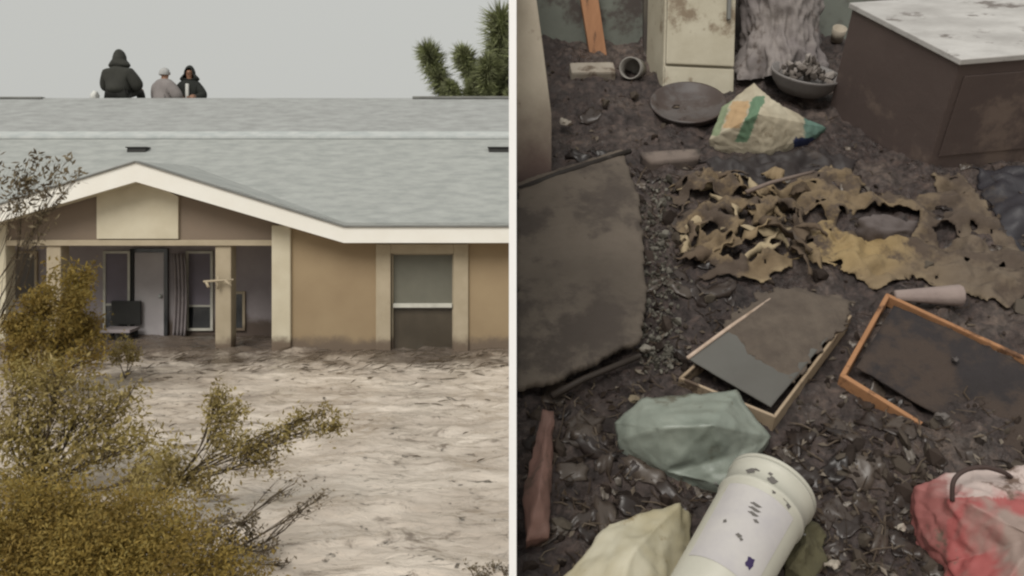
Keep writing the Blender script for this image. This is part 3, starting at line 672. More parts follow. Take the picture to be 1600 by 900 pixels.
# yellowed cabinet
M_cab = mat('yellowed_enamel', srgb(190, 184, 166), .5, srgb(164, 156, 136), 5, .9, mud=.38, mudcol=srgb(128, 114, 96), mudscale=4, bump=.2, bscale=20)
yc = 3.98; zc = slope_z(yc)-.02; cab = empty('cabinet', (px(1092, yc), yc, zc)); cab.rotation_euler = (0, R(1.5), R(7))
wd = (px(1150, yc)-px(1036, yc))/2; zt = .75
boxes('carcass', [(-wd, wd, .012, .30, -.12, zt)], M_cab, cab, .008)
boxes('door', [(-wd+.006, wd-.006, -.012, .010, .115, zt-.02)], M_cab, cab, .006)
boxes('kick_panel', [(-wd+.004, wd-.004, -.006, .010, -.10, .105)], M_cab, cab, .005)
boxes('handle', [(wd-.05, wd-.035, -.035, -.013, .32, .46)], M_edge, cab, .004)
tag(cab, 'yellowed white enamel cabinet standing against the ruined wall', 'cabinet')

def lump(name, X, Y, yd, rx, ry, rz_, m, seed, folds=.16, label='', cat='', sc=2.2, lift=0.):
    """cloth heap: noisy ellipsoid standing on the bank at depth yd"""
    bm = bmesh.new(); bmesh.ops.create_icosphere(bm, subdivisions=5, radius=1)
    for v in bm.verts:
        p = v.co.copy(); r = 1+folds*(1-2.4*abs(fbm(p.x*sc+seed, p.y*sc, p.z*sc*.28, 3)))+folds*.15*fbm(p.x*7+seed, p.y*7, p.z*3, 2)
        v.co = Vector((p.x*rx*r, p.y*ry*r, p.z*rz_*r))
    o = bobj(name, bm, m, None, True); q = P(X, Y, yd); o.location = q; tag(o, label, cat); return o
M_gcloth = mat('grey_mauve_cloth', srgb(146, 139, 134), .9, srgb(104, 97, 98), 5, .9, mud=.3, mudcol=srgb(92, 82, 76), mudscale=6, bump=.4, bscale=24)
V, Fc = [], []; na, nt_ = 150, 46
for j_ in range(nt_+1):
    t = j_/nt_; z = .62*(1-t)
    for i_ in range(na):
        a = 2*math.pi*i_/na; R_ = .11+.075*t**.8+.02*math.sin(t*7)
        f_ = 1+.30*(.5-1.5*abs(fbm(math.cos(a)*1.9, math.sin(a)*1.9, t*2.2, 4)))+.05*fbm(math.cos(a)*7, math.sin(a)*7, t*4., 3)+(.10*fbm(a*2, t*9, 3.) if t > .75 else 0)
        V.append((math.cos(a)*R_*f_*1.12+.03*math.sin(t*3), math.sin(a)*R_*f_, z+.012*fbm(a*3, t*8, 1.)))
for j_ in range(nt_):
    for i_ in range(na): Fc.append((j_*na+i_, j_*na+(i_+1) % na, (j_+1)*na+(i_+1) % na, (j_+1)*na+i_))
o = mobj('cloth_bundle', V, Fc, M_gcloth, None, True); o.location = (px(1210, 4.14), 4.14, slope_z(4.14)-.07); tag(o, 'tall grey-mauve cloth bundle slumped right of the yellowed cabinet', 'cloth')
# carton and can on the mud
o = boxes('carton', [(-.10, .10, -.05, .05, -.03, .05)], mat('dirty_white_card', srgb(160, 152, 140), .8, srgb(128, 118, 106), 8, .8, mud=.4, mudcol=srgb(96, 84, 72), mudscale=12, bump=.2), bev=.01)
p = S(925, 120, .0); place(o, p.x, p.y, .0, R(2)); tag(o, 'small dirty white carton lying on dark mud below the orange post', 'carton')
V, Fc = lathe([(0, -.07), (.05, -.07), (.05, .07), (.044, .07), (.044, -.05), (0, -.05)], 28)
p = S(988, 118, .0); o = mobj('tin_can', V, Fc, mat('dull_tin', srgb(140, 136, 130), .5, bump=.1, mud=.3, mudcol=srgb(70, 60, 54)), None, True); place(o, p.x, p.y, .035, R(-20), R(62)); tag(o, 'short grey tin can with open dark mouth beside the white carton', 'can')
# dish shapes
M_basin = mat('grey_basin', srgb(96, 91, 89), .5, srgb(78, 72, 71), 5, .8, mud=.58, mudcol=srgb(72, 62, 58), mudscale=5, bump=.1)
prof = [(0, .035), (.09, .036), (.135, .052), (.152, .070), (.160, .072), (.162, .066), (.156, .060), (.145, .035), (.11, .006), (0, .004)]
V, Fc = lathe(prof, 48); V = [(x*1.0, y*1.0, z) for x, y, z in V]
o = mobj('basin', V, Fc, M_basin, None, True); p = S(1076, 166); place(o, p.x, p.y, -.045, 0, R(3), R(-4)); tag(o, 'round shallow grey basin left of the white and green sack', 'basin')
V, Fc = lathe([(r*.92, z*1.3) for r, z in prof], 44)
o = mobj('basin', V, Fc, mat('pale_grey_basin', srgb(128, 124, 122), .5, srgb(104, 100, 98), 5, .8, mud=.3, mudcol=srgb(88, 80, 74), mudscale=6, bump=.1), None, True); p = S(1250, 150); place(o, p.x, p.y, .02, 0, R(-8), R(6)); tag(o, 'pale grey basin heaped with rubble behind the white and green sack', 'basin')
rr = random.Random(11); V, Fc = [], []
def chunk(V, Fc, c, s, rr, flat=.7):
    bm = bmesh.new(); bmesh.ops.create_icosphere(bm, subdivisions=1, radius=1); k = len(V)
    e = Euler((rr.uniform(0, 6), rr.uniform(0, 6), rr.uniform(0, 6))).to_matrix()
    sc_ = Vector((s*rr.uniform(.6, 1.3), s*rr.uniform(.6, 1.3), s*rr.uniform(.4, .9)*flat))
    for v in bm.verts:
        q = e @ Vector((v.co.x*sc_.x, v.co.y*sc_.y, v.co.z*sc_.z))*rr.uniform(.75, 1.2); V.append(Vector(c)+q)
    for f in bm.faces: Fc.append(tuple(k+v.index for v in f.verts))
    bm.free()
for i in range(70):
    a = rr.uniform(0, 6.28); r = rr.uniform(0, .12); chunk(V, Fc, (math.cos(a)*r, math.sin(a)*r, .075+.08*(1-r/.12)*rr.random()), rr.uniform(.01, .03), rr)
M_rub = leaf_mat('mixed_rubble', srgb(60, 54, 50), srgb(120, 112, 106), srgb(180, 172, 166))
ob = mobj('rubble', V, Fc, M_rub); place(ob, p.x, p.y, .02, 0, R(-8), R(6)); tag(ob, 'grey and white rubble heaped in the pale grey basin', 'rubble', None, 'stuff')
V, Fc = lathe([(0, 0), (.028, 0), (.034, .07), (.030, .07), (.025, .008), (0, .008)], 24)
o = mobj('cup', V, Fc, mat('cream_cup', srgb(176, 166, 150), .6, bump=.05, mud=.2), None, True); p = S(1306, 66); place(o, p.x, p.y, .01, 0, R(10)); tag(o, 'small cream cup standing left of the big dark chest', 'cup')

# big dark chest
M_chest = mat('dark_brown_veneer', srgb(92, 80, 76), .6, srgb(80, 69, 66), 2.5, .9, mud=.46, mudcol=srgb(112, 98, 90), mudscale=2.4, bump=.25, bscale=14)
M_chtop = mat('white_flaking_top', srgb(192, 190, 187), .7, srgb(150, 147, 144), 3.5, .8, mud=.30, mudcol=srgb(112, 106, 102), mudscale=4.5, bump=.15, bscale=30, stretch=(1, 2.2, 1))
A0 = S(1448, 262, 0)                     # foot of the near left corner
hh = .1
for _ in range(400):
    if proj((A0.x, A0.y, hh))[1] < 92: break
    hh += .003
Bt = S(1333, 6, hh); dA = Vector((Bt.x-A0.x, Bt.y-A0.y, 0)); dep = dA.length; dA.normalize()
Rt = S(1600, 84, hh); dF = (Vector((Rt.x, Rt.y, 0))-Vector((A0.x, A0.y, 0))).normalized(); wF = .95
ch = empty('chest'); place(ch, A0.x, A0.y, 0)
def quadbox(name, o0, ea, la, eb, lb, z0, z1, m, parent, bev=.006):
    c = [o0, o0+ea*la, o0+ea*la+eb*lb, o0+eb*lb]; V = [(p.x, p.y, z0) for p in c]+[(p.x, p.y, z1) for p in c]
    o = mobj(name, V, [(3, 2, 1, 0), (4, 5, 6, 7), (0, 1, 5, 4), (1, 2, 6, 5), (2, 3, 7, 6), (3, 0, 4, 7)], m, parent)
    if bev: b = o.modifiers.new('b', 'BEVEL'); b.width = bev; b.segments = 2
    return o
Z3 = Vector((0, 0, 0))
quadbox('carcass', Z3, dF, wF, dA, dep, -.06, hh-.022, M_chest, ch)
quadbox('top', -dF*.012-dA*.012, dF, wF+.024, dA, dep+.02, hh-.02, hh+.004, M_chtop, ch, .004)
quadbox('front_panel', dF*.03-dA*.006, dF, wF-.06, dA, .004, .05, hh-.07, M_chest, ch, .002)
tag(ch, 'big dark brown chest with a flaking white top', 'chest')
def stick(name, a, b, w_, m, label, cat, sides=6):
    A, B = S(*a), S(*b); C = (A+B)/2; V, Fc = tubes([([A-C, (A-C)*.3+Vector((.0, .006, .004)), B-C], [w_, w_*.9, w_*.8])], sides); o = mobj(name, V, Fc, m, None, True); place(o, C.x, C.y, C.z); tag(o, label, cat); return o
M_lath = mat('weathered_lath', srgb(126, 112, 104), .85, srgb(92, 80, 74), 8, .8, mud=.3)


# muddy board on the left
M_board = mat('muddy_board', srgb(108, 98, 88), .75, srgb(78, 70, 62), 2.6, .9, mud=.5, mudcol=srgb(72, 64, 58), mudscale=3.2, bump=.9, bscale=12)
brd = [(807, 302), (972, 247), (1000, 330), (1010, 470), (1002, 548), (940, 578), (868, 612), (807, 628)]
o = sheet('plywood_board', brd, M_board, lambda u, v, d, X, Y: .055+.004*fbm(u*3, v*3)+.004*fbm(u*14, v*14)-.03*max(0, (X-960)/50)*(.4+.6*abs(fbm(u*7, v*7))), .008, th=.03, ragged=.006)
tag(o, 'large mud-caked grey-brown board lying against the white fence', 'board')
# dark strips put in for the shaded gaps along its upper and lower edges
stick('plank', (812, 296, .05), (985, 236, .05), .013, mat('black_gap_shade', srgb(46, 40, 36), .6, mud=.2), 'black strip for the shaded gap along the upper edge of the muddy board', 'plank')
stick('plank', (862, 619, .02), (1000, 556, .02), .011, mat('brown_gap_shade', srgb(60, 52, 46), .6, mud=.2), 'dark brown strip for the shaded gap along the lower edge of the muddy board', 'plank')
# pale plank further up
o = facet('plank', [(1000,238,.03),(1096,232,.03),(1092,246,.025),(1018,253,.02)], [(0,1,2,3)], mat('pale_plank', srgb(120, 108, 100), .8, srgb(96, 86, 80), 6, .8, mud=.42), 2, .002, 14); tag(o, 'short pale plank on the mud above the torn tan mat', 'plank')
# black plastic sheets
M_blackp = mat('black_plastic', srgb(46, 42, 42), .6, srgb(60, 54, 53), 4, .8, mud=.3, mudcol=srgb(62, 54, 50), bump=.3, bscale=18)
o = sheet('plastic_sheet', [(1092,250),(1150,240),(1215,238),(1290,222),(1345,250),(1330,268),(1270,262),(1220,282),(1160,290),(1120,272)], M_blackp, lambda u, v, d, X, Y: bh(u, v)+.004+.045*min(1, d/.06)*(1-2.2*abs(fbm(u*6, v*9, 2.)))+.006*fbm(u*20, v*20), .010)
tag(o, 'black plastic sheet crumpled below the white and green sack', 'plastic sheet')
o = sheet('plastic_sheet', [(1520,262),(1640,262),(1660,400),(1600,392),(1562,350)], mat('slate_plastic', srgb(58, 56, 60), .5, srgb(46, 44, 48), 4, .8, mud=.25, bump=.2), lambda u, v, d, X, Y: bh(u, v)+.006+.03*min(1, d/.06)*(1-2.2*abs(fbm(u*4, v*6, 5.))), .012)
tag(o, 'slate grey plastic sheet at the foot of the dark chest', 'plastic sheet')

# torn tan mat
M_strips = [mat('strip_tan', srgb(136, 118, 92), .9, mud=.35, mudcol=srgb(78, 67, 58), bump=.3), mat('strip_pale', srgb(168, 152, 124), .9, mud=.3, mudcol=srgb(88, 76, 64), bump=.3), mat('strip_brown', srgb(96, 82, 68), .9, mud=.3, bump=.3)]
mat_poly = [(1036,300),(1068,280),(1112,276),(1150,290),(1165,300),(1212,300),(1262,276),(1290,262),(1330,260),(1352,282),(1342,303),(1400,306),(1464,304),(1456,272),(1505,270),(1530,306),(1562,350),(1604,388),(1640,410),(1630,450),(1578,480),(1540,474),(1500,448),(1440,426),(1372,442),(1336,436),(1290,414),(1258,402),(1236,414),(1206,436),(1172,440),(1130,430),(1080,428),(1118,420),(1090,405),(1062,398),(1070,380),(1052,350),(1058,330)]
def mat_col(X, Y, u, v, d):
    a = max(0, 1-((X-1330)/110)**2-((Y-385)/55)**2); b = .5+.5*fbm(u*4, v*4, 3.); e = max(0, 1-d/.02)*(.5+.5*fbm(u*6, v*6, 7.))
    g = min(1, max(0, (X-1380)/120)); base = Vector(srgb(118, 102, 80)[:3]).lerp(Vector(srgb(104, 92, 79)[:3]), g)
    base = base.lerp(Vector(srgb(148, 128, 92)[:3]), min(1, a*1.1)); base = base.lerp(Vector(srgb(84, 70, 56)[:3]), .55*max(0, b-.5)*2*(1-a*.7))
    base = base.lerp(Vector(srgb(176, 158, 126)[:3]), .7*e*(1 if X < 1300 else .35)); return (*base, 1)
M_tan = mat('torn_tan_foam', (.2, .15, .1, 1), .9, attr='tint', mud=.56, mudcol=srgb(82, 71, 62), mudscale=6, bump=.9, bscale=22)
def mat_h(u, v, d, X, Y):
    k = 1.25 if X < 1250 else (.8 if X < 1380 else .6)
    r = abs(fbm(u*4.5+1, v*8., 2., 4)); return bh(u, v)+.004+.050*min(1, d/.06)*k*(1.1-2.4*r)+.012*fbm(u*15, v*24, 4., 4)+.012
o = sheet('torn_mat', mat_poly, M_tan, mat_h, .0085, holes=[(1372,348,62,17),(1480,363,22,11),(1192,386,48,24),(1092,322,34,10),(1150,350,26,6),(1110,372,20,8),(1226,352,20,9),(1268,348,26,7),(1150,410,30,6)], th=.006, ragged=.022, col=mat_col, hfn=lambda u, v: fbm(u*9, v*17, 12.)+.35*fbm(u*30, v*40, 2.) > (.50 if u < 1.12 else .78))
tag(o, 'torn tan foam mat with holes spread across the mud', 'mat')
# curled torn strips of the mat's left half
rs = random.Random(9)
mpar = o
for k in range(26):
    X, Y = rs.uniform(1055, 1250), rs.uniform(290, 425); p = S(X, Y); a = rs.gauss(.2, .7); L_ = rs.uniform(.08, .26); w_ = rs.uniform(.008, .022); V, Fc = [], []
    for i_ in range(15):
        t = i_/14; a += rs.gauss(0, .22); tw = rs.uniform(-.5, .5)+math.sin(t*5+k)
        if i_: c_ = c_+Vector((math.cos(a), math.sin(a), 0))*L_/14
        else: c_ = Vector((0, 0, 0))
        hgt = bh(p.x, p.y)+.022+.03*math.sin(math.pi*t)*rs.uniform(.6, 1)
        n_ = Vector((-math.sin(a)*math.cos(tw), math.cos(a)*math.cos(tw), math.sin(tw)))*w_*(.4+math.sin(math.pi*min(1, t+.1)))
        V += [c_-n_+Vector((0, 0, hgt)), c_+Vector((0, 0, hgt+.006)), c_+n_+Vector((0, 0, hgt))]
    for i_ in range(14): q = i_*3; Fc += [(q, q+1, q+4, q+3), (q+1, q+2, q+5, q+4)]
    so = mobj('torn_strip', V, Fc, None, None, True)
    so.data.materials.append(M_strips[k % 3]); gsolid(so, .004, 0); place(so, p.x, p.y); mw = so.matrix_world.copy(); bpy.context.view_layer.update(); so.parent = mpar; so.matrix_parent_inverse = mpar.matrix_world.inverted(); so.matrix_world = mw
stick('stick', (1166,300,.10), (1272,268,.10), .008, M_lath, 'pale stick lying along the top of the torn tan mat', 'stick')
o = facet('shoe', [(1340,342,.07),(1380,334,.09),(1432,346,.08),(1428,360,.06),(1385,362,.06)], [(0,1,4),(1,2,3,4)], mat('grey_rag', srgb(104, 96, 94), .8, srgb(70, 62, 60), 12, .9), 3, .008, 14); o.name = 'rag'; tag(o, 'small grey rag in the largest hole of the torn mat', 'rag')

# picture tray with loose grey panel
M_rail = mat('pale_frame_wood', srgb(168, 150, 128), .7, srgb(140, 122, 100), 7, .8, mud=.30, mudcol=srgb(84, 70, 58), mudscale=9, bump=.2)
def rail_frame(name, corners, w_, h0, h1, m, skip=(), sink=None):
    """corners in pixels (at height h1), going round; each side is a mitred rail"""
    C = [S(x, y, h1) for x, y in corners]; n = len(C); ctr = sum(C, Vector())/n; ctr.z = 0
    root = empty(name); place(root, ctr.x, ctr.y)
    inner = []
    for i in range(n):
        a = (C[i-1]-C[i]); b = (C[(i+1) % n]-C[i]); a.z = b.z = 0; a.normalize(); b.normalize(); s = a+b; ang = a.angle(b)/2
        inner.append(C[i]+s.normalized()*w_/math.sin(ang))
    for i in range(n):
        if i in skip: continue
        j = (i+1) % n; V = []
        for (z, k) in ((h0, 0), (h1, 0)):
            for p in (C[i], C[j], inner[j], inner[i]):
                dz = sink(p) if sink else 0; V.append((p.x-ctr.x, p.y-ctr.y, z+dz))
        o = mobj('rail', V, [(3, 2, 1, 0), (4, 5, 6, 7), (0, 1, 5, 4), (1, 2, 6, 5), (2, 3, 7, 6), (3, 0, 4, 7)], m, root)
        b = o.modifiers.new('b', 'BEVEL'); b.width = .003; b.segments = 2
    return root, C, inner, ctr
fr, C, I, ctr = rail_frame('picture_frame', [(1060, 590), (1202, 463), (1332, 492), (1212, 652)], .009, -.02, .042, M_rail)
tag(fr, 'pale wooden picture frame with loose grey panel half covered in mud', 'picture frame')
pc = [S(1076,562,.058), S(1205,470,.052), S(1322,494,.048), S(1204,638,.052)]
def pan_col(X, Y, u, v, d): return (0, 0, 0, 1)
bm = bmesh.new(); vv = [bm.verts.new((p.x-ctr.x, p.y-ctr.y, p.z)) for p in pc]; bm.faces.new(vv); bmesh.ops.subdivide_edges(bm, edges=bm.edges, cuts=30, use_grid_fill=True)
for v in bm.verts: v.co.z += .004*fbm(v.co.x*5, v.co.y*5)
M_panel = mat('grey_panel', srgb(96, 95, 91), .8, srgb(84, 82, 78), 3, .8, mud=.12, mudscale=8, bump=.1)
pn = bobj('panel', bm, M_panel, fr, True); gsolid(pn, .005)
# pale lip on the panel's left edge
d0, d1 = pc[0]-Vector((ctr.x, ctr.y, 0)), pc[1]-Vector((ctr.x, ctr.y, 0))
V, Fc = tubes([([d0+Vector((-.004, 0, .006)), (d0+d1)/2+Vector((-.004, .002, .008)), d1+Vector((-.004, 0, .006))], [.006, .006, .005])], 6); mobj('lip', V, Fc, mat('pinkish_white_edge', srgb(206, 186, 170), .7, srgb(150, 130, 112), 14, .8, mud=.2), fr, True)
# mud lying on the panel
def mud_h(u, v, d, X, Y): return .054+.010*min(1, d/.04)+.006*fbm(u*18, v*18, 2.)+.006*fbm(u*45, v*45, 2., 2)
mudp = sheet('mud', [(1108,541),(1150,506),(1206,464),(1336,490),(1312,532),(1276,566),(1240,622),(1222,612),(1206,622),(1184,590),(1160,578),(1140,552)], M_bank, mud_h, .008, th=.01, ragged=.03); mudp.data.materials.clear()
mudp.data.materials.append(mat('brown_panel_mud', srgb(100, 90, 80), .85, srgb(76, 67, 60), 16, .9, bump=.8, bscale=45))
mw = mudp.matrix_world.copy(); mudp.parent = fr; bpy.context.view_layer.update(); mudp.matrix_parent_inverse = fr.matrix_world.inverted(); mudp.matrix_world = mw
# orange frame
fo, C, I, ctr2 = rail_frame('picture_frame', [(1312, 586), (1385, 457), (1690, 596), (1610, 720)], .014, -.02, .022, M_orangef, sink=lambda p: -.095 if p.y < S(1400, 650).y else 0)
q_ = [S(x, y, .012) for x, y in ((1337,576),(1396,480),(1672,602),(1596,700))]
bm = bmesh.new(); vv = [bm.verts.new((p.x-ctr2.x, p.y-ctr2.y, p.z-(.05 if i_ == 3 else 0))) for i_, p in enumerate(q_)]; bm.faces.new(vv); bmesh.ops.subdivide_edges(bm, edges=bm.edges, cuts=30, use_grid_fill=True)
for v in bm.verts: v.co.z += .008*fbm(v.co.x*7, v.co.y*7)
gsolid(bobj('backing', bm, mat('slate_backing', srgb(56, 52, 53), .95, srgb(46, 42, 42), 3, .9, mud=.62, mudcol=srgb(70, 60, 54), mudscale=4, bump=1., bscale=16, spec=.3, bdist=.02), fo, True), .006)
tag(fo, 'orange wooden frame lying on dark mud, one rail half buried', 'picture frame')
# grey-pink roll
def cone(name, a, ra, b, rb, m, label, cat, seg=28, extra=None):
    A, B = S(*a), S(*b); d = B-A; L = d.length; V, Fc = lathe([(0, 0), (ra*.96, 0), (ra, .006), (rb, L-.006), (rb*.96, L), (0, L)], seg)
    V = [Vector(v)*1 for v in V]
    for v in V: v.x += .004*fbm(v.x*20, v.y*20, v.z*6); v.y += .004*fbm(v.x*20+5, v.y*20, v.z*6)
    o = mobj(name, V, Fc, m, None, True); q = d.to_track_quat('Z', 'Y'); o.matrix_world = MS @ Matrix.Translation(A) @ q.to_matrix().to_4x4(); tag(o, label, cat); return o
cone('cloth_roll', (1398,462,.02), .014, (1502,462,.03), .036, mat('pinkish_grey_cloth', srgb(150, 136, 130), .9, srgb(124, 110, 106), 9, .9, mud=.2, bump=.3), 'pinkish grey rolled cloth behind the corner of the orange frame', 'cloth')
# pale green plastic bag
def bagcol(X, Y, q):
    up = 1 if Y < 668-.04*(X-1000) else 0
    return (*(Vector(srgb(146, 152, 142)[:3]).lerp(Vector(srgb(116, 124, 115)[:3]), .5+.5*fbm(q.x*8, q.y*8, 1.))), 1)
M_gbag = mat('pale_green_plastic', (.3, .35, .3, 1), .4, attr='tint', mud=.32, mudcol=srgb(100, 98, 86), mudscale=8, bump=.25, bscale=16, spec=.5)
o = facet('plastic_bag', [(958,660,.03),(1002,622,.07),(1150,611,.10),(1205,682,.03),(1140,762,.01),(1040,738,.01),(962,690,.01),(1112,664,.17),(1030,668,.13),(1136,716,.06)],
          [(0,1,8),(1,2,7,8),(2,3,7),(3,9,7),(3,4,9),(4,5,9),(5,8,7,9),(5,6,8),(6,0,8)], M_gbag, 4, .005, 8, col=bagcol)
tag(o, 'pale green plastic bag collapsed above the white bucket', 'bag')

# bucket
def bucket():
    A, B = S(1112, 930, .10), S(1204, 768, .105); d = (B-A); L = .36; d.normalize()
    t = empty('bucket'); q = d.to_track_quat('Z', 'Y'); t.matrix_world = MS @ Matrix.Translation(B-d*L) @ q.to_matrix().to_4x4()
    r0, r1 = .090, .102
    V, Fc = lathe([(0, .004), (r0-.004, .0), (r0, .006), (r0+(r1-r0)*.80, L*.80), (r0+(r1-r0)*.80+.004, L*.805), (r0+(r1-r0)*.83+.004, L*.835), (r0+(r1-r0)*.84, L*.84), (r1, L-.012), (r1+.004, L-.008), (r1+.003, L), (r1-.006, L), (r1-.008, L-.01), (r0-.006, .01), (0, .012)], 64)
    M_b = mat('off_white_bucket_plastic', srgb(186, 184, 172), .45, srgb(174, 172, 160), 6, .8, mud=.10, mudcol=srgb(160, 150, 128), mudscale=8, bump=.04)
    mobj('shell', V, Fc, M_b, t, True)
    V, Fc = lathe([(0, .0), (r1-.012, .0), (r1+.001, .004), (r1+.004, .010), (r1-.01, .014), (0, .012)], 64); lid = mobj('lid', V, Fc, M_b, t, True); lid.location = (0, 0, L)
    # which way is "towards the camera" round the bucket axis
    inv = t.matrix_world.inverted(); cdir = inv @ Vector((0, 0, 0)); a0 = math.atan2(cdir.y, cdir.x)
    def patch(name, a1, a2, z1, z2, m, lift=.0012, nA=24):
        V, Fc = [], []
        for j in range(5):
            z = z1+(z2-z1)*j/4; r = r0+(r1-r0)*z/L+lift+(.0)
            for i in range(nA+1): a = a0+a1+(a2-a1)*i/nA; V.append((r*math.cos(a), r*math.sin(a), z))
        Fc = [(j*(nA+1)+i, j*(nA+1)+i+1, (j+1)*(nA+1)+i+1, (j+1)*(nA+1)+i) for j in range(4) for i in range(nA)]
        return mobj(name, V, Fc, m, t, True)
    patch('label', -1.0, .75, .06, L*.76, mat('faded_paper_label', srgb(186, 182, 178), .6, srgb(168, 164, 166), 10, .8, bump=0, mud=.12, mudcol=srgb(150, 140, 130)))
    ink = mat('grey_ink', srgb(104, 100, 96), .7, bump=0); ink2 = mat('violet_ink', srgb(58, 46, 84), .7, bump=0)
    marks = [(-.10, .06, .22, .226), (-.12, .04, .207, .213), (-.10, .08, .194, .20), (-.02, .10, .18, .186), (.06, .12, .235, .25)]
    V, Fc = [], []
    def blot(Vl, Fl, a, z, ra, rz, lift=.0022, n=12):
        k = len(Vl); r = r0+(r1-r0)*z/L+lift; Vl.append((r*math.cos(a0+a), r*math.sin(a0+a), z))
        for i in range(n):
            t_ = 2*math.pi*i/n; w_ = 1+.25*math.sin(i*2.3+a*9); aa = a0+a+ra*math.cos(t_)*w_; Vl.append((r*math.cos(aa), r*math.sin(aa), z+rz*math.sin(t_)*w_))
        for i in range(n): Fl.append((k, k+1+i, k+1+(i+1) % n))
    for a, z, ra, rz in ((-.62, .315, .10, .007), (-.52, .322, .09, .003), (-.08, .312, .11, .009), (-.02, .298, .12, .003), (.38, .292, .10, .005), (.48, .285, .06, .007), (-.18, .325, .05, .004), (.06, .288, .04, .006),
                          (-.12, .232, .13, .004), (-.10, .220, .14, .004), (-.08, .208, .12, .004), (.04, .196, .06, .004), (-.55, .162, .04, .005), (-.12, .142, .07, .005), (-.04, .137, .04, .004)): blot(V, Fc, a, z, ra, rz)
    mobj('printing', V, Fc, ink, t)
    V, Fc = [], []; blot(V, Fc, .36, .105, .10, .014); mobj('printed_spot', V, Fc, ink2, t)
    # wire handle
    pts = [Vector((math.cos(a0+k)*(r1+.012+.02*math.sin((k+1.5)/3*math.pi)), math.sin(a0+k)*(r1+.012+.02*math.sin((k+1.5)/3*math.pi)), L*.86-.05*math.sin((k+1.5)/3*math.pi))) for k in np.linspace(1.7, 4.6, 22)]
    V, Fc = tubes([(pts, [.0025]*22)], 6); mobj('handle', V, Fc, M_edge, t, True)
    tag(t, 'off-white plastic bucket lying on its side with faded dark printing', 'bucket')
bucket()
# crushed pale yellow carton
def ccol(X, Y, q): return (*(Vector(srgb(182, 177, 158)[:3]).lerp(Vector(srgb(160, 151, 124)[:3]), max(0, min(1, .5+.9*fbm(q.x*6, q.y*6, 2.))))), 1)
o = facet('crushed_carton', [(872,912,.04),(952,818,.10),(1062,786,.09),(1080,806,.03),(1074,880,.03),(1062,935,.04),(992,858,.15),(960,940,.10),(1020,945,.06)],
          [(0,1,6,7),(1,2,6),(2,3,4,6),(4,5,8,6),(6,8,7)], mat('pale_yellow_card', (.4, .36, .25, 1), .6, attr='tint', mud=.3, mudcol=srgb(138, 124, 96), mudscale=8, bump=.12), 4, .005, 8, col=ccol)
tag(o, 'crushed pale yellow carton lying left of the bucket', 'carton')
# faded pink plastic piece
o = facet('plastic_piece', [(848,640,.05),(866,642,.03),(862,740,.05),(856,838,.02),(822,846,.02),(816,760,.03),(834,700,.04),(842,770,.085),(852,690,.075)],
          [(0,1,8),(1,2,7,8),(2,3,7),(3,4,7),(4,5,7),(5,6,8,7),(6,0,8)], mat('faded_pink_plastic', srgb(138, 104, 94), .6, srgb(108, 84, 76), 5, .9, mud=.32, mudcol=srgb(92, 74, 64), mudscale=7, bump=.1), 3, .006, 9)
tag(o, 'long faded pink plastic piece lying near the white fence', 'plastic piece')
# white and green sack
def scol(X, Y, q):
    c = Vector(srgb(186, 178, 158)[:3]).lerp(Vector(srgb(160, 150, 130)[:3]), .5+.5*fbm(q.x*9, q.y*9, 3.))
    s = (X-1176)+.42*(Y-190)
    w_ = 4*fbm(q.x*20, q.y*20, 1.)
    if -14 < s+w_ < 4 and 150 < Y < 222: c = Vector(srgb(96, 122, 98)[:3])
    elif -44 < s+w_ < -16 and 158 < Y < 200: c = c.lerp(Vector(srgb(178, 142, 98)[:3]), .7)
    elif -60 < s+w_ < -46 and Y < 212: c = c.lerp(Vector(srgb(104, 130, 96)[:3]), .7)
    if X > 1258+w_*2: c = Vector(srgb(96, 122, 112)[:3])
    if X > 1240 and Y > 216+w_: c = Vector(srgb(36, 44, 74)[:3])
    return (*c, 1)
o = facet('sack', [(1178,130,.16),(1212,160,.16),(1292,200,.02),(1262,216,.02),(1192,238,.03),(1108,218,.02),(1128,168,.08),(1184,178,.19)],
          [(0,1,7),(1,2,7),(2,3,7),(3,4,7),(4,5,7),(5,6,7),(6,0,7)], mat('white_printed_sack', (.5, .45, .35, 1), .75, attr='tint', mud=.26, mudcol=srgb(128, 114, 94), mudscale=8, bump=.25, bscale=22), 5, .004, 9, col=scol)
tag(o, 'white woven sack with green and orange print slumped below the cabinet', 'sack')
# red and white sack with cord
def rcol(X, Y, q):
    n1 = fbm(q.x*5, q.y*5, 4.); top = Y < 775+10*n1; c = Vector(srgb(184, 168, 162)[:3]) if top else Vector(srgb(146, 128, 120)[:3])
    c = c.lerp(Vector(srgb(156, 74, 74)[:3]), max(0, min(1, (n1*2.2+(-.15 if top else .42)+.5*max(0, (1475-X)/40))))*(0.85))
    if X < 1480 and not (Y < 750): c = c.lerp(Vector(srgb(140, 92, 88)[:3]), .7)
    return (*c, 1)
o = facet('sack', [(1428,762,.06),(1492,738,.13),(1600,730,.14),(1690,742,.13),(1690,960,.10),(1530,970,.08),(1480,880,.03),(1436,824,.03),(1520,790,.18),(1620,840,.20)],
          [(0,1,8),(1,2,9,8),(2,3,9),(3,4,9),(4,5,9),(5,6,8,9),(6,7,8),(7,0,8)], mat('red_white_sack', (.5, .2, .2, 1), .6, attr='tint', mud=.3, mudcol=srgb(104, 86, 76), mudscale=9, bump=.2), 5, .008, 7, col=rcol)
tag(o, 'red and white plastic sack with a dark cord, bottom right corner', 'sack')
kp = [S(1488,782,.15), S(1490,752,.19), S(1508,735,.20), S(1538,730,.19), S(1568,738,.17), S(1580,746,.14)]; cp = []
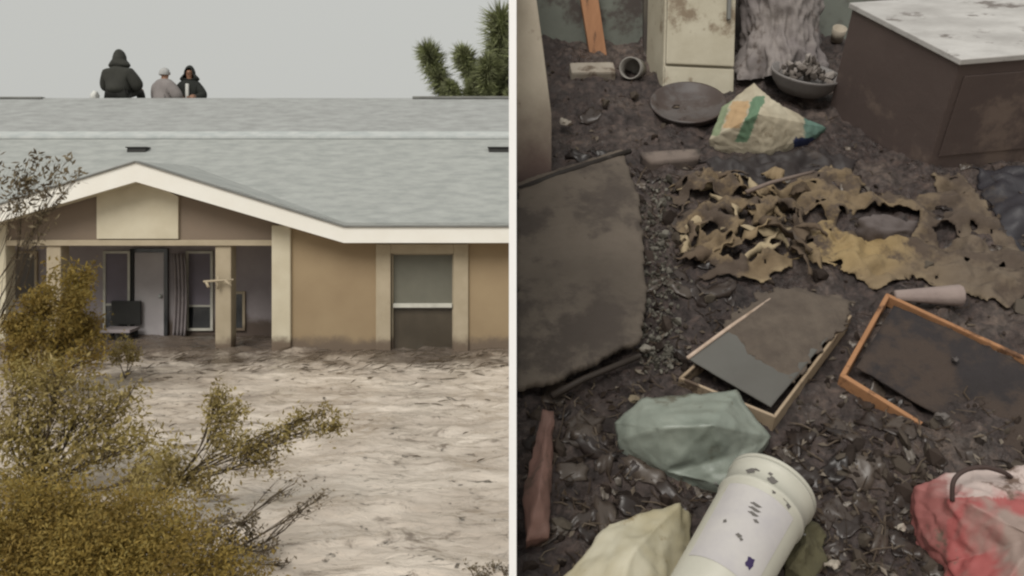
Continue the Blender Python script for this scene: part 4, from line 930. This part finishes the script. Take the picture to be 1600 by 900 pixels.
for t_ in np.linspace(0, len(kp)-1.001, 30):
    i_ = int(t_); f_ = t_-i_; p0, p1, p2, p3 = kp[max(i_-1, 0)], kp[i_], kp[i_+1], kp[min(i_+2, len(kp)-1)]
    cp.append(.5*((2*p1)+(p2-p0)*f_+(2*p0-5*p1+4*p2-p3)*f_*f_+(3*p1-p0-3*p2+p3)*f_**3)-S(1510,760,.0))
V, Fc = tubes([(cp, [.0055]*30)], 8)
# ... the cord is tied to the sack
cord = mobj('cord', V, Fc, mat('dark_cord', srgb(70, 56, 52), .7), None, True); p = S(1510, 760); place(cord, p.x, p.y)
mw = cord.matrix_world.copy(); bpy.context.view_layer.update(); cord.parent = o; cord.matrix_parent_inverse = o.matrix_world.inverted(); cord.matrix_world = mw
o = facet('rag', [(1232,832,.03),(1262,812,.05),(1292,838,.03),(1290,880,.02),(1262,905,.02),(1228,888,.03),(1258,855,.07)], [(0,1,6),(1,2,6),(2,3,6),(3,4,6),(4,5,6),(5,0,6)], mat('olive_cloth', srgb(88, 84, 62), .9, srgb(68, 64, 48), 9, .9, mud=.25, bump=.4), 4, .010, 9); tag(o, 'crumpled olive rag right of the bucket', 'rag')

# small pale scraps one can pick out
M_scrap = mat('pale_scrap', srgb(178, 170, 158), .7, srgb(130, 120, 108), 20, .9, mud=.25)
def scrap(X, Y, s, label, m=M_scrap, seed=0):
    r = random.Random(seed+int(X)); pts = [(X+s*math.cos(a)*r.uniform(.6, 1.2), Y+s*.7*math.sin(a)*r.uniform(.6, 1.2), r.uniform(.015, .035)) for a in [k*1.05 for k in range(6)]]+[(X, Y, .04)]
    o = facet('paper_scrap', pts, [(k, (k+1) % 6, 6) for k in range(6)], m, 3, .006, 16, closed=False); gsolid(o, .002); tag(o, label, 'scrap', 'pale scraps on the bank'); return o
scrap(1298, 882, 14, 'pale curled scrap lying right below the olive rag')
scrap(1408, 824, 9, 'small white scrap just left of the red and white sack')
scrap(1470, 650, 14, 'grey scrap on the mud beneath the orange frame', mat('grey_scrap', srgb(112, 106, 102), .7, srgb(84, 78, 74), 14, .9))
scrap(1490, 560, 10, 'faint grey scrap on the mud inside the orange frame', mat('dim_scrap', srgb(92, 86, 84), .7))
scrap(882, 190, 9, 'small pale sliver on the mud right of the door jamb')
scrap(1545, 735, 8, 'little scrap resting on top of the red and white sack') if False else None
scrap(1232, 560, 8, 'tan scrap on the muddy side of the pale frame', mat('tan_scrap', srgb(140, 122, 100), .8)) if False else None
scrap(1010, 545, 11, 'grey-white scrap at the right edge of the muddy board', mat('greyer_scrap', srgb(138, 132, 122), .7))
scrap(990, 625, 11, 'tan scrap tucked against the top of the green bag', mat('tan_scrap', srgb(128, 116, 96), .8))

# litter nobody could count: twigs, chips and clods over the whole bank
rr = random.Random(21); lines = []; V2, F2 = [], []; V3, F3 = [], []
def dens(X, Y):
    d = .35
    if 990 < X < 1070 and 280 < Y < 600: d = 1
    if 1050 < X < 1200 and 440 < Y < 560: d = .7
    if 1250 < X < 1470 and 650 < Y < 900: d = 1
    if 810 < X < 1060 and 600 < Y < 900: d = .8
    if 1330 < X < 1600 and 490 < Y < 620: d = .15
    if 850 < X < 1100 and 120 < Y < 240: d = .3
    if 1300 < X and 180 < Y < 300: d = .15
    return d
cnt = 0
while cnt < 2400:
    X, Y = rr.uniform(805, 1640), rr.uniform(60, 930)
    if rr.random() > dens(X, Y): continue
    p = S(X, Y); cnt += 1
    if p.x < FX1+.03 or p.y > 5.2: continue
    z = bh(p.x, p.y); k = rr.random()
    if k < .42:
        a = rr.uniform(0, math.pi); l = rr.uniform(.015, .05)*(2.2 if rr.random() < .12 else 1); r = rr.uniform(.0008, .0028)
        d = Vector((math.cos(a)*l, math.sin(a)*l, rr.uniform(-.2, .35)*l)); b = p+Vector((0, 0, z+.004)); e = b+d
        if min(b.x, e.x) < FX1+.01: continue
        lines.append(([b, (b+e)/2+Vector((rr.gauss(0, .006), rr.gauss(0, .006), .004)), e], [r, r, r*.6]))
    elif k < .78: chunk(V2, F2, (p.x, p.y, z+.002), rr.uniform(.004, .012)*(3 if rr.random() < .12 else 1.2), rr)
    else:
        s = rr.uniform(.004, .018); b = Vector((p.x, p.y, z+.006)); n0 = len(V3); ax1 = Vector((rr.gauss(0, 1), rr.gauss(0, 1), rr.gauss(0, .35))).normalized(); ax2 = ax1.cross(Vector((rr.gauss(0, .3), rr.gauss(0, .3), 1))).normalized()
        V3 += [b-ax1*s, b+ax2*s*.45+Vector((0, 0, .003)), b+ax1*s, b-ax2*s*.45+Vector((0, 0, .004))]; F3 += [(n0, n0+1, n0+2), (n0, n0+2, n0+3)]
V, Fc = tubes(lines, 5)
o = mobj('twigs', V, Fc, leaf_mat('litter_twigs', srgb(46, 38, 32), srgb(76, 64, 54), srgb(124, 112, 98))); o.matrix_world = MS; tag(o, 'small twigs and straw scattered over the mud bank', 'twigs', None, 'stuff')
o = mobj('rubble', V2, F2, leaf_mat('litter_clods', srgb(44, 37, 33), srgb(70, 60, 54), srgb(98, 90, 80))); o.matrix_world = MS; tag(o, 'clods and pebbles scattered over the mud bank', 'rubble', None, 'stuff')
o = mobj('leaves', V3, F3, leaf_mat('litter_leaves', srgb(52, 42, 36), srgb(90, 78, 66), srgb(140, 130, 118))); o.matrix_world = MS; gsolid(o, .0012); tag(o, 'dead leaves and chips scattered over the mud bank', 'leaf litter', None, 'stuff')

# sodden rags, torn sheeting and bark half sunk in the mud, in no countable order
def scatter_rags(name, n, pal, smin, smax, label, seed, rng_=(806, 1640, 90, 920)):
    rr = random.Random(seed); V, Fc = [], []
    for _ in range(n):
        X, Y = rr.uniform(rng_[0], rng_[1]), rr.uniform(rng_[2], rng_[3])
        if rr.random() > dens(X, Y)+.15: continue
        p = S(X, Y); s_ = rr.uniform(smin, smax)
        if p.x-s_*1.3 < FX1+.01 or p.y > 4.9: continue
        m_ = 7; k0 = len(V); a = rr.uniform(0, 3.14); asp = rr.uniform(.25, .8); ph = rr.uniform(0, 50); ca, sa = math.cos(a), math.sin(a)
        for j in range(m_):
            for i in range(m_):
                x = (i/(m_-1)-.5)*2; y = (j/(m_-1)-.5)*2; rr2 = 1+.35*fbm(x+ph, y*1.3, 1.)
                x, y = x*(1-.12*y*y)*rr2*s_, y*(1-.15*x*x)*rr2*s_*asp; u, v = x*ca-y*sa, x*sa+y*ca
                e = max(abs(i/(m_-1)-.5), abs(j/(m_-1)-.5))*2
                V.append(Vector((p.x+u, p.y+v, bh(p.x+u, p.y+v)+.004+s_*.24*(1-1.9*abs(fbm(u*14+ph, v*20, 2., 3)))*(1-.7*e*e))))
        Fc += [(k0+j*m_+i, k0+j*m_+i+1, k0+(j+1)*m_+i+1, k0+(j+1)*m_+i) for j in range(m_-1) for i in range(m_-1)]
    m = leaf_mat(name+'_cloth', *pal); b = m.node_tree.nodes['Principled BSDF']; b.inputs['Roughness'].default_value = .34; b.inputs['Specular IOR Level'].default_value = .5
    o = mobj(name, V, Fc, m, None, True); o.matrix_world = MS; gsolid(o, .003); tag(o, label, None, None, 'stuff')
scatter_rags('debris', 330, (srgb(44, 38, 36), srgb(64, 55, 51), srgb(92, 82, 74)), .016, .062, 'sodden dark rags and bark half sunk in the mud bank', 31)
scatter_rags('litter', 150, (srgb(96, 88, 80), srgb(128, 120, 112), srgb(112, 100, 88)), .007, .022, 'small greyish scraps trodden into the mud bank', 32)
rr = random.Random(33); V, Fc = [], []
for _ in range(520):
    X, Y = rr.gauss(1028, 17), rr.uniform(285, 585); p = S(X, Y); chunk(V, Fc, (p.x, p.y, bh(p.x, p.y)+.008), rr.uniform(.003, .010)*(1.8 if rr.random() < .1 else 1), rr)
o = mobj('rubble', V, Fc, leaf_mat('grey_crumbs', srgb(78, 74, 66), srgb(104, 100, 92), srgb(138, 134, 124))); o.matrix_world = MS; tag(o, 'grey crumbs and chips along the edge of the muddy board', None, None, 'stuff')
